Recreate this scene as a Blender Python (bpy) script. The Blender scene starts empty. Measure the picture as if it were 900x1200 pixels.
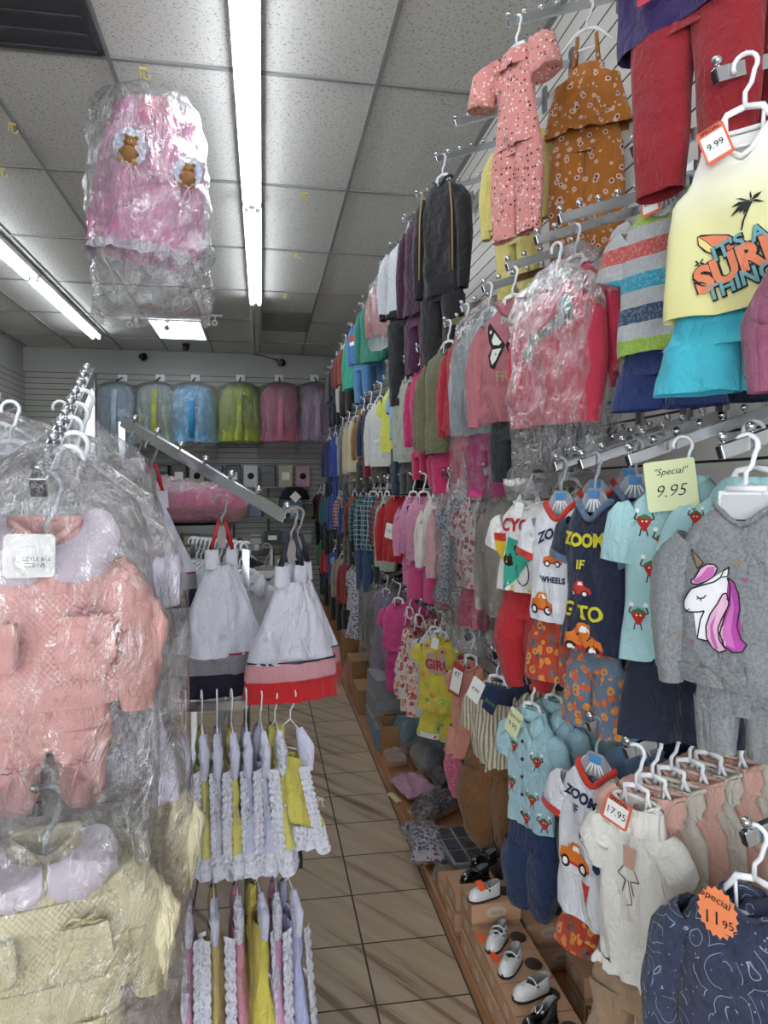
import bpy, bmesh, math, random
from math import sin, cos, pi, radians
from mathutils import Vector, Matrix, noise
from mathutils.bvhtree import BVHTree

scn = bpy.context.scene
COL = scn.collection
F = 832.0; YAW = radians(9.7); PIT = radians(1.7); EYE = Vector((0, 0, 1.6))

def ray(px, py):
    x = px - 450.0; d = py - 600.0
    fwd = F * cos(PIT) - d * sin(PIT); up = -(d * cos(PIT) + F * sin(PIT))
    return Vector((x * cos(YAW) + fwd * sin(YAW), fwd * cos(YAW) - x * sin(YAW), up))
def atX(px, py, X):
    r = ray(px, py); return EYE + r * (X / r.x)
def atY(px, py, Y):
    r = ray(px, py); return EYE + r * (Y / r.y)
def atZ(px, py, Z):
    r = ray(px, py); return EYE + r * ((Z - 1.6) / r.z)

# ---------------------------------------------------------------- materials
def lin(h):
    if not isinstance(h, str): return tuple(h)[:3] + (1,)
    h = h.lstrip('#'); v = [int(h[i:i+2], 16) / 255 for i in (0, 2, 4)]
    return tuple([(c / 12.92 if c < .04045 else ((c + .055) / 1.055) ** 2.4) for c in v]) + (1,)

class NT:
    def __init__(s, name):
        s.m = bpy.data.materials.new(name); s.m.use_nodes = True
        s.t = s.m.node_tree; s.t.nodes.clear()
        s.out = s.t.nodes.new('ShaderNodeOutputMaterial')
    def n(s, typ, ins=None, **kw):
        o = s.t.nodes.new('ShaderNode' + typ)
        for k, v in kw.items(): setattr(o, k, v)
        for k, v in (ins or {}).items():
            if isinstance(v, bpy.types.NodeSocket): s.t.links.new(v, o.inputs[k])
            else: o.inputs[k].default_value = v
        return o
    def link(s, a, b): s.t.links.new(a, b)
    def math(s, op, a, b=0.0, c=None):
        d = {0: a, 1: b}
        if c is not None: d[2] = c
        return s.n('Math', d, operation=op).outputs[0]
    def mix(s, fac, a, b):
        o = s.n('Mix', {0: fac}, data_type='RGBA')
        for i, v in ((6, a), (7, b)):
            if isinstance(v, bpy.types.NodeSocket): s.link(v, o.inputs[i])
            else: o.inputs[i].default_value = v
        return o.outputs[2]
    def ramp(s, fac, stops, mode='CONSTANT'):
        o = s.n('ValToRGB', {0: fac}); cr = o.color_ramp; cr.interpolation = mode
        while len(cr.elements) < len(stops): cr.elements.new(.5)
        for e, (p, c) in zip(cr.elements, stops): e.position = p; e.color = c
        return o.outputs[0]
    def obj(s):
        return s.n('TexCoord').outputs['Object']
    def sep(s, v):
        return s.n('SeparateXYZ', {0: v}).outputs
    def bsdf(s, col, rough=.8, bump=None, bstr=.3, bdist=.002, **kw):
        ins = {'Base Color': col, 'Roughness': rough}; ins.update(kw)
        b = s.n('BsdfPrincipled', ins)
        if bump is not None:
            bn = s.n('Bump', {'Strength': bstr, 'Distance': bdist, 'Height': bump})
            s.link(bn.outputs[0], b.inputs['Normal'])
        s.link(b.outputs[0], s.out.inputs[0]); return b

_mc = {}
def pm(name, c, rough=.5, metal=0.0, emit=0, ecol=None, **kw):
    key = (name, str(c))
    if key in _mc: return _mc[key]
    t = NT(name); ins = {'Metallic': metal}
    if emit: ins['Emission Color'] = lin(ecol or c); ins['Emission Strength'] = emit
    ins.update(kw)
    t.bsdf(lin(c), rough, **ins); _mc[key] = t.m; return t.m

def fab(c, kind='plain', c2='#ffffff', c3='#222222', s=1.0, rough=.85):
    """woven or knitted cloth with its own printed or woven pattern"""
    key = ('fab', c, kind, c2, c3, s)
    if key in _mc: return _mc[key]
    t = NT('cloth_' + kind); co = t.obj(); C, C2, C3 = lin(c), lin(c2), lin(c3)
    nz = t.n('TexNoise', {'Vector': co, 'Scale': 350.0, 'Detail': 2.0}).outputs[0]
    big = t.n('TexNoise', {'Vector': co, 'Scale': 14.0, 'Detail': 3.0, 'Distortion': .6}).outputs[0]
    wr = t.n('TexNoise', {'Vector': t.n('Mapping', {0: co, 3: (1.5, 1.5, .6)}).outputs[0], 'Scale': 11.0, 'Detail': 3.0, 'Distortion': 1.2}).outputs[0]
    wr = t.math('POWER', t.math('ABSOLUTE', t.math('MULTIPLY', t.math('SUBTRACT', wr, .5), 4.0)), .5)
    big = t.math('ADD', big, t.math('MULTIPLY', wr, .22))
    bump = t.math('ADD', t.math('MULTIPLY', nz, .35), t.math('MULTIPLY', big, 3.5))
    kw = {}; bs = .6; bd = .009; base = C
    if kind == 'plain': base = C
    elif kind == 'heather':
        n2 = t.n('TexNoise', {'Vector': co, 'Scale': 160.0 * s, 'Detail': 4.0, 'Roughness': .8}).outputs[0]
        base = t.ramp(n2, [(.38, C2), (.62, C)], 'LINEAR'); rough = .95
    elif kind in ('floral', 'dots', 'daisy'):
        dv = t.n('TexNoise', {'Vector': co, 'Scale': 30.0 * s}).outputs[1]
        v2 = t.n('MixRGB', {0: .012 if kind != 'dots' else 0.002, 1: co, 2: dv}, blend_type='ADD').outputs[0]
        vo = t.n('TexVoronoi', {'Vector': v2, 'Scale': 38.0 * s}); dist = vo.outputs['Distance']
        r = t.sep(vo.outputs['Color'])[0]
        pal = t.mix(t.math('GREATER_THAN', r, .5), C2, C3)
        if kind == 'dots': base = t.mix(t.math('LESS_THAN', dist, .30), C, pal)
        elif kind == 'floral':
            petal = t.mix(t.math('LESS_THAN', dist, .18), pal, t.mix(t.math('GREATER_THAN', r, .5), C3, C))
            base = t.mix(t.math('LESS_THAN', dist, .46), C, petal)
        else:
            a = t.mix(t.math('LESS_THAN', dist, .17), C2, C3)
            base = t.mix(t.math('LESS_THAN', dist, .36), C, a)
    elif kind == 'tropic':
        vo = t.n('TexVoronoi', {'Vector': co, 'Scale': 17.0 * s}); dist = vo.outputs['Distance']
        r = t.sep(vo.outputs['Color'])
        pal = t.ramp(r[1], [(0, lin('#3fae7c')), (.3, lin('#b03070')), (.6, lin('#e08a30')), (.8, lin('#8fc84a'))])
        w = t.math('SINE', t.math('MULTIPLY', dist, 34.0))
        base = t.mix(t.math('LESS_THAN', dist, .42), C, t.mix(t.math('GREATER_THAN', w, .1), C, pal))
        base = t.mix(t.math('LESS_THAN', dist, .2), base, pal)
    elif kind == 'hstripe' or kind == 'vstripe':
        x, y, z = t.sep(co); a = z if kind == 'hstripe' else x
        w = t.math('SINE', t.math('MULTIPLY', a, 2 * pi * 40 * s))
        base = t.mix(t.math('GREATER_THAN', w, .15), C, C2)
    elif kind == 'diag':
        x, y, z = t.sep(co)
        w = t.math('SINE', t.math('MULTIPLY', t.math('ADD', x, z), 2 * pi * 95 * s))
        base = t.mix(t.math('GREATER_THAN', w, .3), C, C2)
    elif kind == 'plaid':
        x, y, z = t.sep(co)
        a = t.math('GREATER_THAN', t.math('SINE', t.math('MULTIPLY', x, 2 * pi * 28 * s)), .2)
        b = t.math('GREATER_THAN', t.math('SINE', t.math('MULTIPLY', z, 2 * pi * 28 * s)), .2)
        th = t.math('GREATER_THAN', t.math('SINE', t.math('MULTIPLY', z, 2 * pi * 56 * s)), .88)
        th2 = t.math('GREATER_THAN', t.math('SINE', t.math('MULTIPLY', x, 2 * pi * 56 * s)), .88)
        base = t.mix(t.math('MULTIPLY', t.math('ADD', a, b), .5), C, C2)
        base = t.mix(t.math('MAXIMUM', th, th2), base, C3)
    elif kind == 'swirl':
        dv = t.n('TexNoise', {'Vector': co, 'Scale': 13.0}).outputs[1]
        v2 = t.n('MixRGB', {0: .05, 1: co, 2: dv}, blend_type='ADD').outputs[0]
        vo = t.n('TexVoronoi', {'Vector': v2, 'Scale': 15.0}); dist = vo.outputs['Distance']
        w = t.math('ABSOLUTE', t.math('SINE', t.math('MULTIPLY', dist, 15.0)))
        wn = t.n('TexNoise', {'Vector': co, 'Scale': 22.0, 'Detail': 1.0}).outputs[0]
        g = t.math('MULTIPLY', t.math('LESS_THAN', w, .11), t.math('GREATER_THAN', wn, .46))
        v4 = t.n('TexVoronoi', {'Vector': co, 'Scale': 60.0}).outputs['Distance']
        g = t.math('MAXIMUM', g, t.math('LESS_THAN', v4, .10))
        mot = t.n('TexNoise', {'Vector': co, 'Scale': 45.0, 'Detail': 4.0}).outputs[0]
        base = t.mix(g, t.mix(t.math('MULTIPLY', mot, .7), C, C3), C2)
    elif kind == 'knit':
        x, y, z = t.sep(co)
        a = t.math('SINE', t.math('MULTIPLY', x, 2 * pi * 130)); b = t.math('SINE', t.math('MULTIPLY', z, 2 * pi * 110))
        k = t.math('MULTIPLY', a, b)
        vo = t.n('TexVoronoi', {'Vector': t.n('Mapping', {0: co, 3: (1, .2, 1)}).outputs[0], 'Scale': 75.0, 'Randomness': .10}).outputs['Distance']
        hole = t.math('LESS_THAN', vo, .24); bandn = t.n('TexNoise', {'Vector': co, 'Scale': 9.0}).outputs[0]
        hole = t.math('MULTIPLY', hole, t.math('GREATER_THAN', bandn, .5))
        base = t.mix(t.math('MULTIPLY', hole, .8), C, C2)
        bump = t.math('ADD', k, t.math('MULTIPLY', big, 3.0)); bd = .0015
    elif kind == 'gauze':   # soft tulle, partly see-through
        base = C
    elif kind == 'lace':
        vo = t.n('TexVoronoi', {'Vector': co, 'Scale': 120.0 * s, 'Randomness': .6}).outputs['Distance']
        base = t.mix(t.math('MULTIPLY', t.math('LESS_THAN', vo, .33), .8), C, C2); bump = t.math('ADD', t.math('MULTIPLY', vo, 1.5), t.math('MULTIPLY', big, 2.0))
    elif kind == 'sequin':
        vo = t.n('TexVoronoi', {'Vector': co, 'Scale': 110.0 * s}); r = t.sep(vo.outputs['Color'])[0]
        base = t.mix(r, C, C2)
    elif kind == 'bands':   # wide repeating stripes, c = list packed with |
        cols = [lin(q) for q in c2.split('|')]; x, y, z = t.sep(co)
        f = t.math('FRACT', t.math('MULTIPLY', z, -1.0 * s))
        hn = t.n('TexNoise', {'Vector': co, 'Scale': 170.0, 'Detail': 3.0}).outputs[0]
        base = t.ramp(f, [(i / len(cols), q) for i, q in enumerate(cols)])
        base = t.mix(t.math('MULTIPLY', t.math('GREATER_THAN', hn, .55), .16), base, lin('#dddddd'))
    b = t.bsdf(base, rough, bump, bs, bd)
    if 'Sheen Weight' in b.inputs: b.inputs['Sheen Weight'].default_value = .15
    if kind == 'gauze':
        tr = t.n('BsdfTransparent'); mx = t.n('MixShader', {0: .72}); t.link(tr.outputs[0], mx.inputs[1]); t.link(b.outputs[0], mx.inputs[2])
        tl = t.n('BsdfTranslucent', {0: C}); m2 = t.n('MixShader', {0: .3}); t.link(mx.outputs[0], m2.inputs[1]); t.link(tl.outputs[0], m2.inputs[2])
        t.link(m2.outputs[0], t.out.inputs[0])
    _mc[key] = t.m; return t.m

def plastic(haze=.10, name='clear_plastic_film', tint='#f4f6f8'):
    key = (name, haze)
    if key in _mc: return _mc[key]
    t = NT(name); co = t.obj()
    n1 = t.n('TexNoise', {'Vector': t.n('Mapping', {0: co, 3: (1.6, 1.6, .7)}).outputs[0], 'Scale': 17.0, 'Detail': 5.0, 'Roughness': .62, 'Distortion': 1.6}).outputs[0]
    mg = t.n('TexVoronoi', {'Vector': co, 'Scale': 22.0}, feature='F2').outputs['Distance']
    h = t.math('ADD', n1, t.math('MULTIPLY', mg, .35))
    bp = t.n('Bump', {'Strength': 1.0, 'Distance': .022, 'Height': h}).outputs[0]
    tr = t.n('BsdfTransparent', {0: (.975, .978, .985, 1)})
    gl = t.n('BsdfGlossy', {'Color': (1, 1, 1, 1), 'Roughness': .10, 'Normal': bp})
    df = t.n('BsdfDiffuse', {0: lin(tint)}); tl = t.n('BsdfTranslucent', {0: lin(tint)})
    fr = t.n('Fresnel', {'IOR': 1.45, 'Normal': bp}).outputs[0]
    rn = t.n('TexNoise', {'Vector': t.n('Mapping', {0: co, 3: (1.5, 1.5, .8)}).outputs[0], 'Scale': 7.0, 'Detail': 3.0, 'Roughness': .5, 'Distortion': 2.0}).outputs[0]
    ridge = t.math('SUBTRACT', 1.0, t.math('ABSOLUTE', t.math('MULTIPLY', t.math('SUBTRACT', rn, .5), 5.0)))
    ridge = t.math('POWER', t.math('MAXIMUM', ridge, 0.0), 7.0)
    fac = t.math('MINIMUM', t.math('ADD', t.math('MULTIPLY', fr, .75), t.math('MULTIPLY', ridge, .24)), .75)
    dt = t.n('MixShader', {0: .5}); t.link(df.outputs[0], dt.inputs[1]); t.link(tl.outputs[0], dt.inputs[2])
    m0 = t.n('MixShader', {0: haze}); t.link(tr.outputs[0], m0.inputs[1]); t.link(dt.outputs[0], m0.inputs[2])
    m1 = t.n('MixShader', {0: fac}); t.link(m0.outputs[0], m1.inputs[1]); t.link(gl.outputs[0], m1.inputs[2])
    t.link(m1.outputs[0], t.out.inputs[0]); _mc[key] = t.m; return t.m

CHROME = pm('chrome', '#c9ccd0', .16, 1.0)
STEEL = pm('brushed_steel', '#9a9c9e', .3, 1.0)
WHITEP = pm('white_plastic', '#eef0f2', .35, **{'Coat Weight': .3})
GREYP = pm('grey_plastic', '#8e8a84', .5)
DARKP = pm('dark_plastic', '#15161a', .4)
CLEARP = pm('clear_hanger_plastic', '#dfe6ee', .12, **{'Transmission Weight': .55, 'Alpha': .75})
BLUEST = pm('blue_size_sticker', '#4f8fc8', .5)
PAPER = pm('paper_white', '#eeeeea', .7)
INK = pm('black_ink', '#15151a', .7)
BAG = plastic(.02)
BAGH = plastic(.08, 'hazy_plastic_film')

# ---------------------------------------------------------------- mesh builder
_txt = {}
def text2d(s, shear=0.0, bold=0.0):
    k = (s, shear, bold)
    if k in _txt: return _txt[k]
    cu = bpy.data.curves.new('t', 'FONT'); cu.body = s; cu.size = 1; cu.shear = shear; cu.offset = bold
    cu.align_x = 'CENTER'; cu.align_y = 'CENTER'; cu.fill_mode = 'FRONT'; cu.resolution_u = 3
    o = bpy.data.objects.new('t', cu); COL.objects.link(o)
    bpy.context.view_layer.update()
    me = bpy.data.meshes.new_from_object(o.evaluated_get(bpy.context.evaluated_depsgraph_get()))
    r = ([(v.co.x, v.co.y) for v in me.vertices], [tuple(p.vertices) for p in me.polygons])
    bpy.data.objects.remove(o); bpy.data.curves.remove(cu); bpy.data.meshes.remove(me)
    _txt[k] = r; return r

class MB:
    def __init__(s): s.bm = bmesh.new(); s.mats = []; s._b = None
    def mi(s, m):
        if m not in s.mats: s.mats.append(m)
        return s.mats.index(m)
    def quadgrid(s, rows, m, close=True):
        i = s.mi(m); V = [[s.bm.verts.new(p) for p in r] for r in rows]; n = len(rows[0])
        for a in range(len(V) - 1):
            for b in range(n if close else n - 1):
                c = (b + 1) % n
                f = s.bm.faces.new((V[a][b], V[a][c], V[a+1][c], V[a+1][b])); f.material_index = i; f.smooth = True
        return V
    def cap(s, ring, m):
        try:
            f = s.bm.faces.new(ring); f.material_index = s.mi(m)
        except ValueError: pass
    def loft(s, keys, m, n=24, seg=.03, fold=.004, ff=16.0, seed=0.0, scoop=0.0, sw=.05, capt=False, capb=False, hem=0.0, even=False, rough=0.0, rfs=26.0):
        ks = [k if len(k) > 4 else tuple(k) + (0.0,) for k in keys]; zs = []
        for a, b in zip(ks, ks[1:]):
            c = max(1, int(abs(b[0] - a[0]) / seg + .5))
            for j in range(c):
                t = j / c; t2 = t if even else t * t * (3 - 2 * t)
                zs.append(tuple([a[0] + (b[0] - a[0]) * t] + [a[q] + (b[q] - a[q]) * t2 for q in (1, 2, 3, 4)]))
        zs.append(ks[-1]); H = abs(ks[0][0] - ks[-1][0]) or 1; rows = []
        for (z, cx, hw, hd, cy) in zs:
            pr = abs(z - ks[0][0]) / H; r = []
            hw2 = hw * (1 + .03 * noise.noise(Vector((seed * 1.7, z * 9, 3.1))) * min(1, pr * 4))
            for j in range(n):
                th = 2 * pi * j / n; cs = cos(th); sn = sin(th)
                x = cx + hw2 * cs; y = cy - hd * (abs(sn) ** .8) * (1 if sn >= 0 else -1)
                g = fold * (.3 + .7 * pr)
                sd = seed + (0 if sn >= 0 else 7.7)
                d = noise.noise(Vector((x * ff + z * 2.2, z * 3.2, sd))) * 1.5
                if fold: d += noise.noise(Vector((x * ff * 2.1 - z * 6, z * 9.5, sd + 5))) * .55
                if fold and n > 20:
                    cr_ = 1 - min(1.0, abs(noise.noise(Vector((x * ff * 1.1 + z * 7, z * 2.4 - x * 4, sd + 11)))) * 4.5); d -= 1.0 * cr_ * cr_
                d = d + .3 * abs(d)
                y -= g * d * (abs(sn) ** .5) * (1 if sn >= 0 else -1) * 1.3
                x += g * .6 * noise.noise(Vector((th * 2, z * 7, sd + 3))) * abs(cs)
                zz = z
                if hem and pr > .8: zz += hem * noise.noise(Vector((x * ff, 0, sd + 9))) * (pr - .8) * 5
                if scoop and sn > 0:
                    zz -= scoop * sn * math.exp(-((x - cx) / sw) ** 2) * max(0, 1 - pr / .22)
                if rough:
                    q = noise.noise_vector(Vector((x * rfs, y * rfs + sd, zz * rfs * .6))) * rough
                    x += q.x; y += q.y; zz += q.z * .5
                r.append((x, y, zz))
            rows.append(r)
        V = s.quadgrid(rows, m)
        if capt: s.cap(V[0], m)
        if capb: s.cap(V[-1][::-1], m)
        return V
    def limb(s, pts, rad, m, n=12, seed=0.0, fold=.003, sub=4, capb=False):
        """flattened tube in the x-z plane: pts (x,z) or (x,z,y), rad (half width, half depth)"""
        P = []
        for a, b, ra, rb in zip(pts, pts[1:], rad, rad[1:]):
            for j in range(sub):
                t = j / sub
                P.append((Vector((a[0], (a[2] if len(a) > 2 else 0), a[1])).lerp(Vector((b[0], (b[2] if len(b) > 2 else 0), b[1])), t), ra[0] + (rb[0] - ra[0]) * t, ra[1] + (rb[1] - ra[1]) * t))
        b = pts[-1]; P.append((Vector((b[0], (b[2] if len(b) > 2 else 0), b[1])), rad[-1][0], rad[-1][1]))
        rows = []
        for i, (p, w, d) in enumerate(P):
            q = (P[min(i+1, len(P)-1)][0] - P[max(i-1, 0)][0]).normalized(); px = Vector((-q.z, 0, q.x))
            if px.x < 0: px = -px
            if abs(q.z) < .15: px = Vector((0, 0, 1))
            r = []
            for j in range(n):
                th = 2 * pi * j / n
                f = fold * noise.noise(Vector((j * .9, i * .8, seed)))
                r.append(p + px * (w * cos(th) + f) + Vector((0, -1, 0)) * (d * sin(th) + f))
            rows.append(r)
        V = s.quadgrid(rows, m)
        if capb: s.cap(V[-1][::-1], m)
        return V
    def wire(s, pts, r, m, n=6, closed=False, flat=1.0):
        pts = [Vector(p) for p in pts]; rows = []; N = len(pts)
        up = Vector((0, 0, 1)); last = None
        for i, p in enumerate(pts):
            if closed: d = pts[(i+1) % N] - pts[i-1]
            else: d = pts[min(i+1, N-1)] - pts[max(i-1, 0)]
            d.normalize()
            if last is None:
                a = d.cross(Vector((0, 1, 0)));
                if a.length < .1: a = d.cross(Vector((0, 0, 1)))
            else: a = last - d * last.dot(d)
            a.normalize(); last = a; b = d.cross(a)
            rr = r[i] if isinstance(r, (list, tuple)) else r
            rows.append([p + a * (rr * cos(2*pi*j/n)) + b * (rr * flat * sin(2*pi*j/n)) for j in range(n)])
        if closed: rows.append(rows[0])
        V = s.quadgrid(rows, m)
        if not closed: s.cap(V[0][::-1], m); s.cap(V[-1], m)
    def box(s, c, d, m, M=None):
        i = s.mi(m); c = Vector(c); vs = []
        for k in range(8):
            v = Vector(((k & 1) - .5, (k >> 1 & 1) - .5, (k >> 2) - .5)); v = Vector((v.x * d[0], v.y * d[1], v.z * d[2]))
            if M: v = M @ v
            vs.append(s.bm.verts.new(v + c))
        for f in ((0,2,3,1),(4,5,7,6),(0,1,5,4),(2,6,7,3),(0,4,6,2),(1,3,7,5)):
            q = s.bm.faces.new([vs[j] for j in f]); q.material_index = i
    def bar(s, a, b, w, h, m):
        a = Vector(a); b = Vector(b); d = b - a; q = d.to_track_quat('X', 'Z').to_matrix()
        s.box((a + b) / 2, (d.length, w, h), m, q)
    def ball(s, c, r, m, u=10, v=7):
        c = Vector(c); rows = []
        for a in range(v + 1):
            ph = pi * a / v
            rows.append([c + Vector((r * max(sin(ph), .001) * cos(2*pi*j/u), r * max(sin(ph), .001) * sin(2*pi*j/u), r * cos(ph))) for j in range(u)])
        s.quadgrid(rows, m)
    def lathe(s, prof, m, c=(0,0,0), n=20, M=None):
        rows = []
        for (r, z) in prof:
            row = [Vector((r * cos(2*pi*j/n), r * sin(2*pi*j/n), z)) for j in range(n)]
            rows.append([(M @ v if M else v) + Vector(c) for v in row])
        return s.quadgrid(rows, m)
    def prism(s, pts, y0, y1, m):
        """x-z outline extruded along y"""
        a = [s.bm.verts.new((x, y0, z)) for x, z in pts]; b = [s.bm.verts.new((x, y1, z)) for x, z in pts]; i = s.mi(m); n = len(pts)
        fs = [s.bm.faces.new(a), s.bm.faces.new(b[::-1])] + [s.bm.faces.new((a[j], b[j], b[(j+1) % n], a[(j+1) % n])) for j in range(n)]
        for f in fs: f.material_index = i
    def _bvh(s):
        if s._b is None: s._b = BVHTree.FromBMesh(s.bm)
        return s._b
    def _conf(s, vs, fs, m, off, ml):
        bv = s._bvh(); t = bmesh.new(); V = [t.verts.new((x, 0, z)) for x, z in vs]
        for f in fs:
            try: t.faces.new([V[j] for j in f])
            except ValueError: pass
        bmesh.ops.triangulate(t, faces=[f for f in t.faces if len(f.verts) > 4])
        for _ in range(4):
            e = [q for q in t.edges if q.calc_length() > ml]
            if not e: break
            bmesh.ops.subdivide_edges(t, edges=e, cuts=1)
        bmesh.ops.triangulate(t, faces=t.faces[:])
        mp = {}; i = s.mi(m); off += .0008
        for v in t.verts:
            h = bv.ray_cast(Vector((v.co.x, -1.5, v.co.z)), Vector((0, 1, 0)))
            if h[0] is not None: mp[v] = s.bm.verts.new((v.co.x, h[0].y - off, v.co.z))
        for f in t.faces:
            if all(v in mp for v in f.verts):
                q = s.bm.faces.new([mp[v] for v in f.verts]); q.material_index = i
        t.free()
    def decal(s, pts, m, off=.0032, ml=.012): s._conf(pts, [tuple(range(len(pts)))], m, off, ml)
    def disc(s, x, z, r, m, off=.0032, rz=None, n=14): s.decal([(x + r * cos(2*pi*k/n), z + (rz or r) * sin(2*pi*k/n)) for k in range(n)], m, off)
    def line(s, pts, w, m, off=.003):
        for (a, b) in zip(pts, pts[1:]):
            dx, dz = b[0]-a[0], b[1]-a[1]; L = math.hypot(dx, dz) or 1; nx, nz = -dz / L * w / 2, dx / L * w / 2
            s.decal([(a[0]-nx, a[1]-nz), (b[0]-nx, b[1]-nz), (b[0]+nx, b[1]+nz), (a[0]+nx, a[1]+nz)], m, off)
    def text(s, st, x, z, size, m, off=.0025, rot=0.0, sx=1.0, shear=0.0, bold=0.0, arc=0.0):
        off += .0012; vs, fs = text2d(st, shear, bold); o = []
        for a, b in vs:
            a *= size * sx; b *= size; b += arc * a * a / max(size, .001)
            o.append((x + a * cos(rot) - b * sin(rot), z + a * sin(rot) + b * cos(rot)))
        s._conf(o, fs, m, off, .014)
    def flat(s, vs, fs, m, T):
        i = s.mi(m); V = [s.bm.verts.new(T(x, z)) for x, z in vs]
        for f in fs:
            try: q = s.bm.faces.new([V[j] for j in f]); q.material_index = i
            except ValueError: pass
    def flattext(s, st, T, size, m, x=0, z=0, shear=0.0, bold=0.0, sx=1.0, rot=0.0):
        vs, fs = text2d(st, shear, bold)
        s.flat([(x + (a*sx*cos(rot) - b*sin(rot)) * size, z + (a*sx*sin(rot) + b*cos(rot)) * size) for a, b in vs], fs, m, T)
    def build(s, name, parent=None, loc=None, rot=None, bevel=0, recalc=True, smooth=None):
        if recalc and s._b is None: bmesh.ops.recalc_face_normals(s.bm, faces=s.bm.faces[:])
        me = bpy.data.meshes.new(name); s.bm.to_mesh(me); s.bm.free()
        for m in s.mats: me.materials.append(m)
        o = bpy.data.objects.new(name, me); COL.objects.link(o)
        if parent: o.parent = parent
        if loc is not None: o.location = loc
        if rot is not None: o.rotation_euler = rot
        if bevel:
            b = o.modifiers.new('bevel', 'BEVEL'); b.width = bevel; b.segments = 2; b.limit_method = 'ANGLE'
        return o

_labels = {}
def tag(o, label, cat, group=None, kind=None):
    o['label'] = label; o['category'] = cat
    if group: o['group'] = group
    if kind: o['kind'] = kind
    _labels.setdefault(label, []).append(o)
    return o
def empty(name, loc, rot=(0, 0, 0)):
    o = bpy.data.objects.new(name, None); COL.objects.link(o); o.location = loc; o.rotation_euler = rot
    o.empty_display_size = .05; return o
def structure(o): o['kind'] = 'structure'; return o
def copy_tree(o, parent=None):
    c = o.copy(); COL.objects.link(c)
    if parent: c.parent = parent
    for ch in list(o.children): copy_tree(ch, c)
    return c
# ---------------------------------------------------------------- room
XW, XL, YB, YF, ZC = 1.20, -3.17, 10.3, -1.8, 3.55

def wallmat(name, c, c2, sp=.0762, groove=.10):
    t = NT(name); co = t.n('TexCoord').outputs['Object']; z = t.sep(co)[2]
    f = t.math('FRACT', t.math('DIVIDE', z, sp)); g = t.math('LESS_THAN', f, groove)
    n = t.n('TexNoise', {'Vector': co, 'Scale': 3.0, 'Detail': 3.0}).outputs[0]
    base = t.mix(g, t.mix(t.math('MULTIPLY', n, .15), lin(c), lin('#b9b4ac')), lin(c2))
    t.bsdf(base, .5); return t.m

mt = NT('floor_tile'); co = mt.n('TexCoord').outputs['Object']
br = mt.n('TexBrick', {'Vector': mt.n('Mapping', {0: co, 1: (-.0349, 0.0, 0)}).outputs[0], 'Scale': 1.0, 'Mortar Size': .0035, 'Mortar Smooth': .1, 'Brick Width': .305, 'Row Height': .305,
     'Color1': (1, 1, 1, 1), 'Color2': (.88, .88, .88, 1), 'Mortar': (0, 0, 0, 1)}, offset=0.0, squash=1.0)
vein = mt.n('TexNoise', {'Vector': mt.n('Mapping', {0: mt.n('Mapping', {0: co, 2: (0, 0, radians(55))}).outputs[0], 3: (.8, 16, 1)}).outputs[0], 'Scale': 1.3, 'Detail': 5.0, 'Roughness': .55, 'Distortion': .4}).outputs[0]
vn = mt.ramp(vein, [(.34, lin('#75614e')), (.42, lin('#a3907a')), (.62, lin('#b09e88'))], 'LINEAR')
tc = mt.n('MixRGB', {0: 1.0, 1: vn, 2: br.outputs[0]}, blend_type='MULTIPLY').outputs[0]
tc = mt.mix(br.outputs['Fac'], tc, lin('#3c3430'))
ro = mt.math('ADD', mt.math('MULTIPLY', br.outputs['Fac'], .5), .3)
mt.bsdf(tc, ro, mt.math('SUBTRACT', 1.0, br.outputs['Fac']), .4, .002)
FLOOR = mt.m

ct = NT('ceiling_tile'); co = ct.n('TexCoord').outputs['Object']
c1 = ct.n('TexVoronoi', {'Vector': co, 'Scale': 95.0}).outputs['Distance']
c2 = ct.n('TexNoise', {'Vector': co, 'Scale': 60.0, 'Detail': 4.0, 'Roughness': .7}).outputs[0]
pit = ct.math('MULTIPLY', ct.math('LESS_THAN', c1, .40), ct.math('GREATER_THAN', c2, .53))
bc = ct.mix(ct.math('MULTIPLY', pit, .75), lin('#d2d2cd'), lin('#6f6f6c'))
ct.bsdf(bc, .95, ct.math('SUBTRACT', c2, ct.math('MULTIPLY', pit, .6)), .35, .003); CEIL = ct.m

SLAT = wallmat('slatwall_white', '#d9d6cf', '#14110f')
SLATB = wallmat('slatwall_grey', '#a5a59f', '#1e1d1c')
PAINT = pm('wall_paint_grey', '#a9aaa6', .8)
PAINTW = pm('wall_paint_white', '#cfcfc9', .7)

def slab(name, x0, x1, y0, y1, z0, z1, m, kind=True):
    b = MB(); b.box(((x0+x1)/2, (y0+y1)/2, (z0+z1)/2), (x1-x0, y1-y0, z1-z0), m); o = b.build(name)
    if kind: structure(o)
    return o
slab('floor', XL-.1, XW+.1, YF-.1, YB+.1, -.08, 0, FLOOR)
slab('ceiling', XL-.1, XW+.1, YF-.1, YB+.1, ZC, ZC+.08, CEIL)
slab('wall_right', XW, XW+.1, YF-.1, YB+.1, 0, ZC, SLAT)
slab('wall_left', XL-.1, XL, YF-.1, YB+.1, 0, ZC, PAINT)
slab('wall_back', XL-.1, XW+.1, YB, YB+.1, 0, ZC, PAINT)
slab('trim_1', XL+.01, XW-.01, YB-.03, YB-.001, .1, 3.22, SLATB)
slab('trim_2', XL+.001, XL+.03, 5.0, YB-.04, .3, 3.2, SLATB)
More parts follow.
